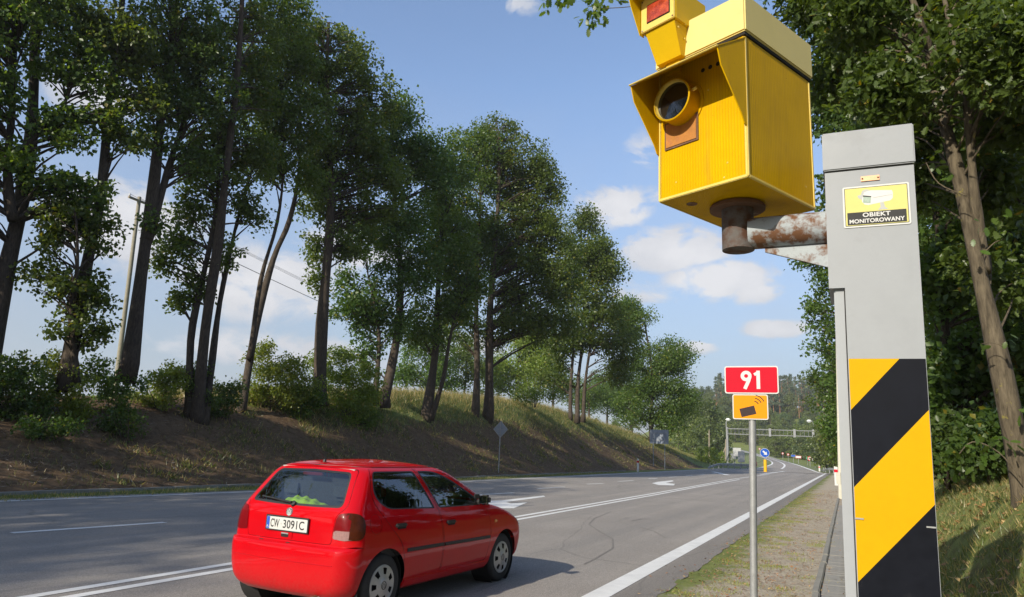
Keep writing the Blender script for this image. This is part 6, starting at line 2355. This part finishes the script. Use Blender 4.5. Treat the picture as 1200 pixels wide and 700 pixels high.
# wheels
def wheel(cx, sd):
    R0 = .285
    y0 = -sd * .778                             # outer face
    ax = (0, -sd, 0)
    wo = MB().lathe([(.185, -.165), (.262, -.168), (.282, -.150), (R0, -.12), (R0, -.055), (.280, -.022), (.262, -.002), (.225, .004), (.188, -.004), (.180, -.02)], (cx, y0, R0), ax, 48).build('wheel', MAT['tyre'], car, smooth=50)
    MB().lathe([(.186, -.008), (.181, -.030), (.170, -.05), (0, -.055)], (cx, y0, R0), ax, 40).build('rim', MAT['arch'], wo, smooth=40)
    x = Vector((1, 0, 0))
    y = Vector((0, 0, 1))

    def pt(r, a, h_):
        return (cx + r * math.cos(a), y0 - sd * h_, R0 + r * math.sin(a))
    m_ = MB()
    n_ = 84
    nsp = 7
    rings = [(.187, -.010), (.184, .002), (.166, .006), (.158, .002), (.100, .012), (.084, .016), (.055, .018), (.050, .022), (.0, .023)]
    hole = set()
    for i in range(len(rings) - 1):
        for k in range(n_):
            a0, a1 = 2 * PI * k / n_, 2 * PI * (k + 1) / n_
            ph = (k % (n_ // nsp)) / (n_ // nsp)
            if i == 3 and .28 <= ph < .72:
                continue
            q = [pt(rings[i][0], a0, rings[i][1]), pt(rings[i][0], a1, rings[i][1]), pt(rings[i + 1][0], a1, rings[i + 1][1]), pt(rings[i + 1][0], a0, rings[i + 1][1])]
            m_.add(q, [(0, 1, 2, 3) if sd > 0 else (3, 2, 1, 0)])
    me_o = m_.build('hub_cap', MAT['cap_silver'], wo)
    bm = bmesh.new()
    bm.from_mesh(me_o.data)
    bmesh.ops.remove_doubles(bm, verts=bm.verts, dist=.0004)
    bm.to_mesh(me_o.data)
    bm.free()
    smooth_mesh(me_o.data, 35)
    # emblem on the cap: ring with stacked v and w strokes
    e_ = MB()
    vs, fs = stroke(arc(0, 0, .036, 0, 360, 28), .006)
    for s2 in ([(-.020, .028), (0, -.001), (.020, .028)], [(-.031, .013), (-.014, -.031), (0, -.006), (.014, -.031), (.031, .013)]):
        v2, f2 = stroke(s2, .0075)
        fs = fs + [tuple(i + len(vs) for i in f) for f in f2]
        vs = np.concatenate([vs, v2])
    e_.add([(cx + p[0], y0 - sd * .0245, R0 + p[1]) for p in vs], fs)
    e_.build('emblem', MAT['rubber'], wo)
    return wo


for cx in (0.0, 2.385):
    for sd in (1, -1):
        wheel(cx, sd)

# tailgate furniture
def tail_x(y, z):
    u, v = R_(y, z)
    return surf(u, v)[0]


xp = tail_x(0, .815)
PZC = .815
pb = MB().prism(rrect(.545, .140, .008), (xp - .008, -.0, PZC), (0, -1, 0), (0, 0, 1), (-1, 0, 0), -.004, .004).build('number_plate', MAT['rubber'], tgo)
MB().prism(rrect(.520, .114, .008), (xp - .0122, 0, PZC - .002), (0, -1, 0), (0, 0, 1), (-1, 0, 0), 0, .002).build('plate_face', MAT['plate_white'], pb)
MB().prism([(-.258, -.055), (-.220, -.055), (-.220, .055), (-.258, .055)], (xp - .0145, 0, PZC - .002), (0, -1, 0), (0, 0, 1), (-1, 0, 0), 0, .0006).build('plate_band', MAT['plate_blue'], pb)
vs, fs = text_geo('PL', .026, .0006, .0003)
MB().add([(xp - .0153 - p[2], .239 - p[0], PZC - .036 + p[1]) for p in vs], fs).build('lettering', MAT['plate_white'], pb)
for s_t, yc in (('CW', .150), ('3091C', -.090)):
    vs, fs = text_geo(s_t, .115, .0014, .0004, 1.02, .66)
    k = .078 / (vs[:, 1].max() - vs[:, 1].min())
    wtar = .112 if s_t == 'CW' else .268
    kx = wtar / (vs[:, 0].max() - vs[:, 0].min())
    MB().add([(xp - .0146 - p[2], yc - p[0] * kx, PZC - .002 + p[1] * k) for p in vs], fs).build('lettering', MAT['plate_black'], pb)
MB().prism(circle(.009, 12), (xp - .0146, .068, PZC - .002), (0, -1, 0), (0, 0, 1), (-1, 0, 0), 0, .0006).build('plate_seal', MAT['print_grey'], pb)
# badge
xb = tail_x(0, .925)
bd = MB().lathe([(0, .006), (.034, .006), (.038, .002), (.038, -.004)], (xb, 0, .925), (-1, 0, .08), 28).build('badge', MAT['print_grey'], tgo, smooth=40)
e_ = MB()
vs, fs = stroke(arc(0, 0, .034, 0, 360, 28), .007)
for s2 in ([(-.018, .028), (0, -.001), (.018, .028)], [(-.030, .013), (-.013, -.030), (0, -.005), (.013, -.030), (.030, .013)]):
    v2, f2 = stroke(s2, .0075)
    fs = fs + [tuple(i + len(vs) for i in f) for f in f2]
    vs = np.concatenate([vs, v2])
e_.add([(xb - .0075, -p[0], .925 + p[1]) for p in vs], fs)
e_.build('emblem', MAT['chrome'], bd)
# grip recess with lock
xg = tail_x(0, .715)
MB().prism(rrect(.150, .062, .018), (xg - .002, .0, .712), (0, -1, 0), (0, 0, 1), (-1, 0, 0), 0, .003).build('grip_frame', MAT['car_red'], tgo)
MB().prism(rrect(.095, .036, .012), (xg - .006, .018, .712), (0, -1, 0), (0, 0, 1), (-1, 0, 0), 0, .001).build('grip_recess', MAT['arch'], tgo)
MB().lathe([(0, .004), (.016, .004), (.017, 0)], (xg - .004, -.048, .712), (-1, 0, 0), 16).build('lock', MAT['car_red'], tgo, smooth=40)
MB().prism([(-.045, 0), (.045, 0), (.045, .012), (-.045, .012)], (xg - .008, .018, .722), (0, -1, 0), (0, 0, 1), (-1, 0, 0), 0, .001).build('grip_edge', MAT['cap_silver'], tgo)
# wiper
xw = tail_x(0, .995)
wi = MB().lathe([(0, .030), (.026, .026), (.030, 0)], (xw + .004, -.01, .992), (-.8, 0, .6), 18).build('wiper', MAT['rubber'], tgo, smooth=40)


def tail_pt(y, z, off):
    u, v = R_(abs(y), z)
    p = surf(u, v) + normal(u, v) * off
    if y > 0:
        p = p * np.array([1, -1, 1])
    return p


MB().tube([tail_pt(0, .996, .030), tail_pt(.12, 1.003, .026), tail_pt(.30, 1.022, .018)], [.011, .009, .007], 8).build('wiper_arm', MAT['rubber'], wi, smooth=60)
MB().tube([tail_pt(.06, 1.010, .010), tail_pt(.22, 1.020, .010), tail_pt(.46, 1.035, .009)], .0075, 6).build('wiper_blade', MAT['rubber'], wi, smooth=60)
# high brake lamp, defroster wires, bumper details
p = tail_pt(0, 1.283, -.02)
MB().box((p[0] + .01, 0, 1.278), (.03, .26, .030), bev=.006).build('brake_lamp', MAT['lamp_red'], tgo)
for z in (.612,):
    for y in (.30, -.05):
        pp = tail_pt(y, .648, .0)
        MB().box((pp[0] + .012, y, .652), (.03, .045, .006)).build('bumper_clip', MAT['rubber'], car)
vs_ = [tail_pt(y, .50, .0035) for y in np.linspace(-.62, .62, 30)]
MB().tube(vs_, .004, 4).build('bumper_crease', MAT['car_red'], car, smooth=60)
MB().tube([(-.47, -.42, .205), (-.60, -.42, .20)], .022, 12).build('exhaust_pipe', MAT['rust'], car, smooth=50)
MB().lathe([(.012, 0), (.020, .006), (.028, 0), (.020, -.006), (.012, 0)], (-.575, -.52, .215), (0, 1, 0), 14).build('tow_eye', MAT['rust'], car, smooth=50)
# aerial at the back of the roof
MB().lathe([(0, .03), (.014, .026), (.020, 0)], (-.06, .02, 1.392), (0, 0, 1), 12).build('aerial_foot', MAT['rubber'], car, smooth=40)
MB().tube([(-.06, .02, 1.41), (-.24, .02, 1.62)], [.0045, .0025], 6).build('aerial', MAT['rubber'], car)
# head lamps and grille at the nose

# ------------------------------------------------------------------ air
def haze_mat(dens):
    m = bpy.data.materials.new('haze')
    m.use_nodes = True
    t = NT(m.node_tree)
    v = t.n('ShaderNodeVolumePrincipled', {'Color': (.86, .90, .95, 1), 'Density': dens, 'Anisotropy': .2})
    t.n('ShaderNodeOutputMaterial', {'Volume': v.outputs[0]})
    return m


hz = MB().box((0, 150, 55), (2900, 2900, 160)).build('haze', haze_mat(.0003))
tag(hz, kind='stuff')
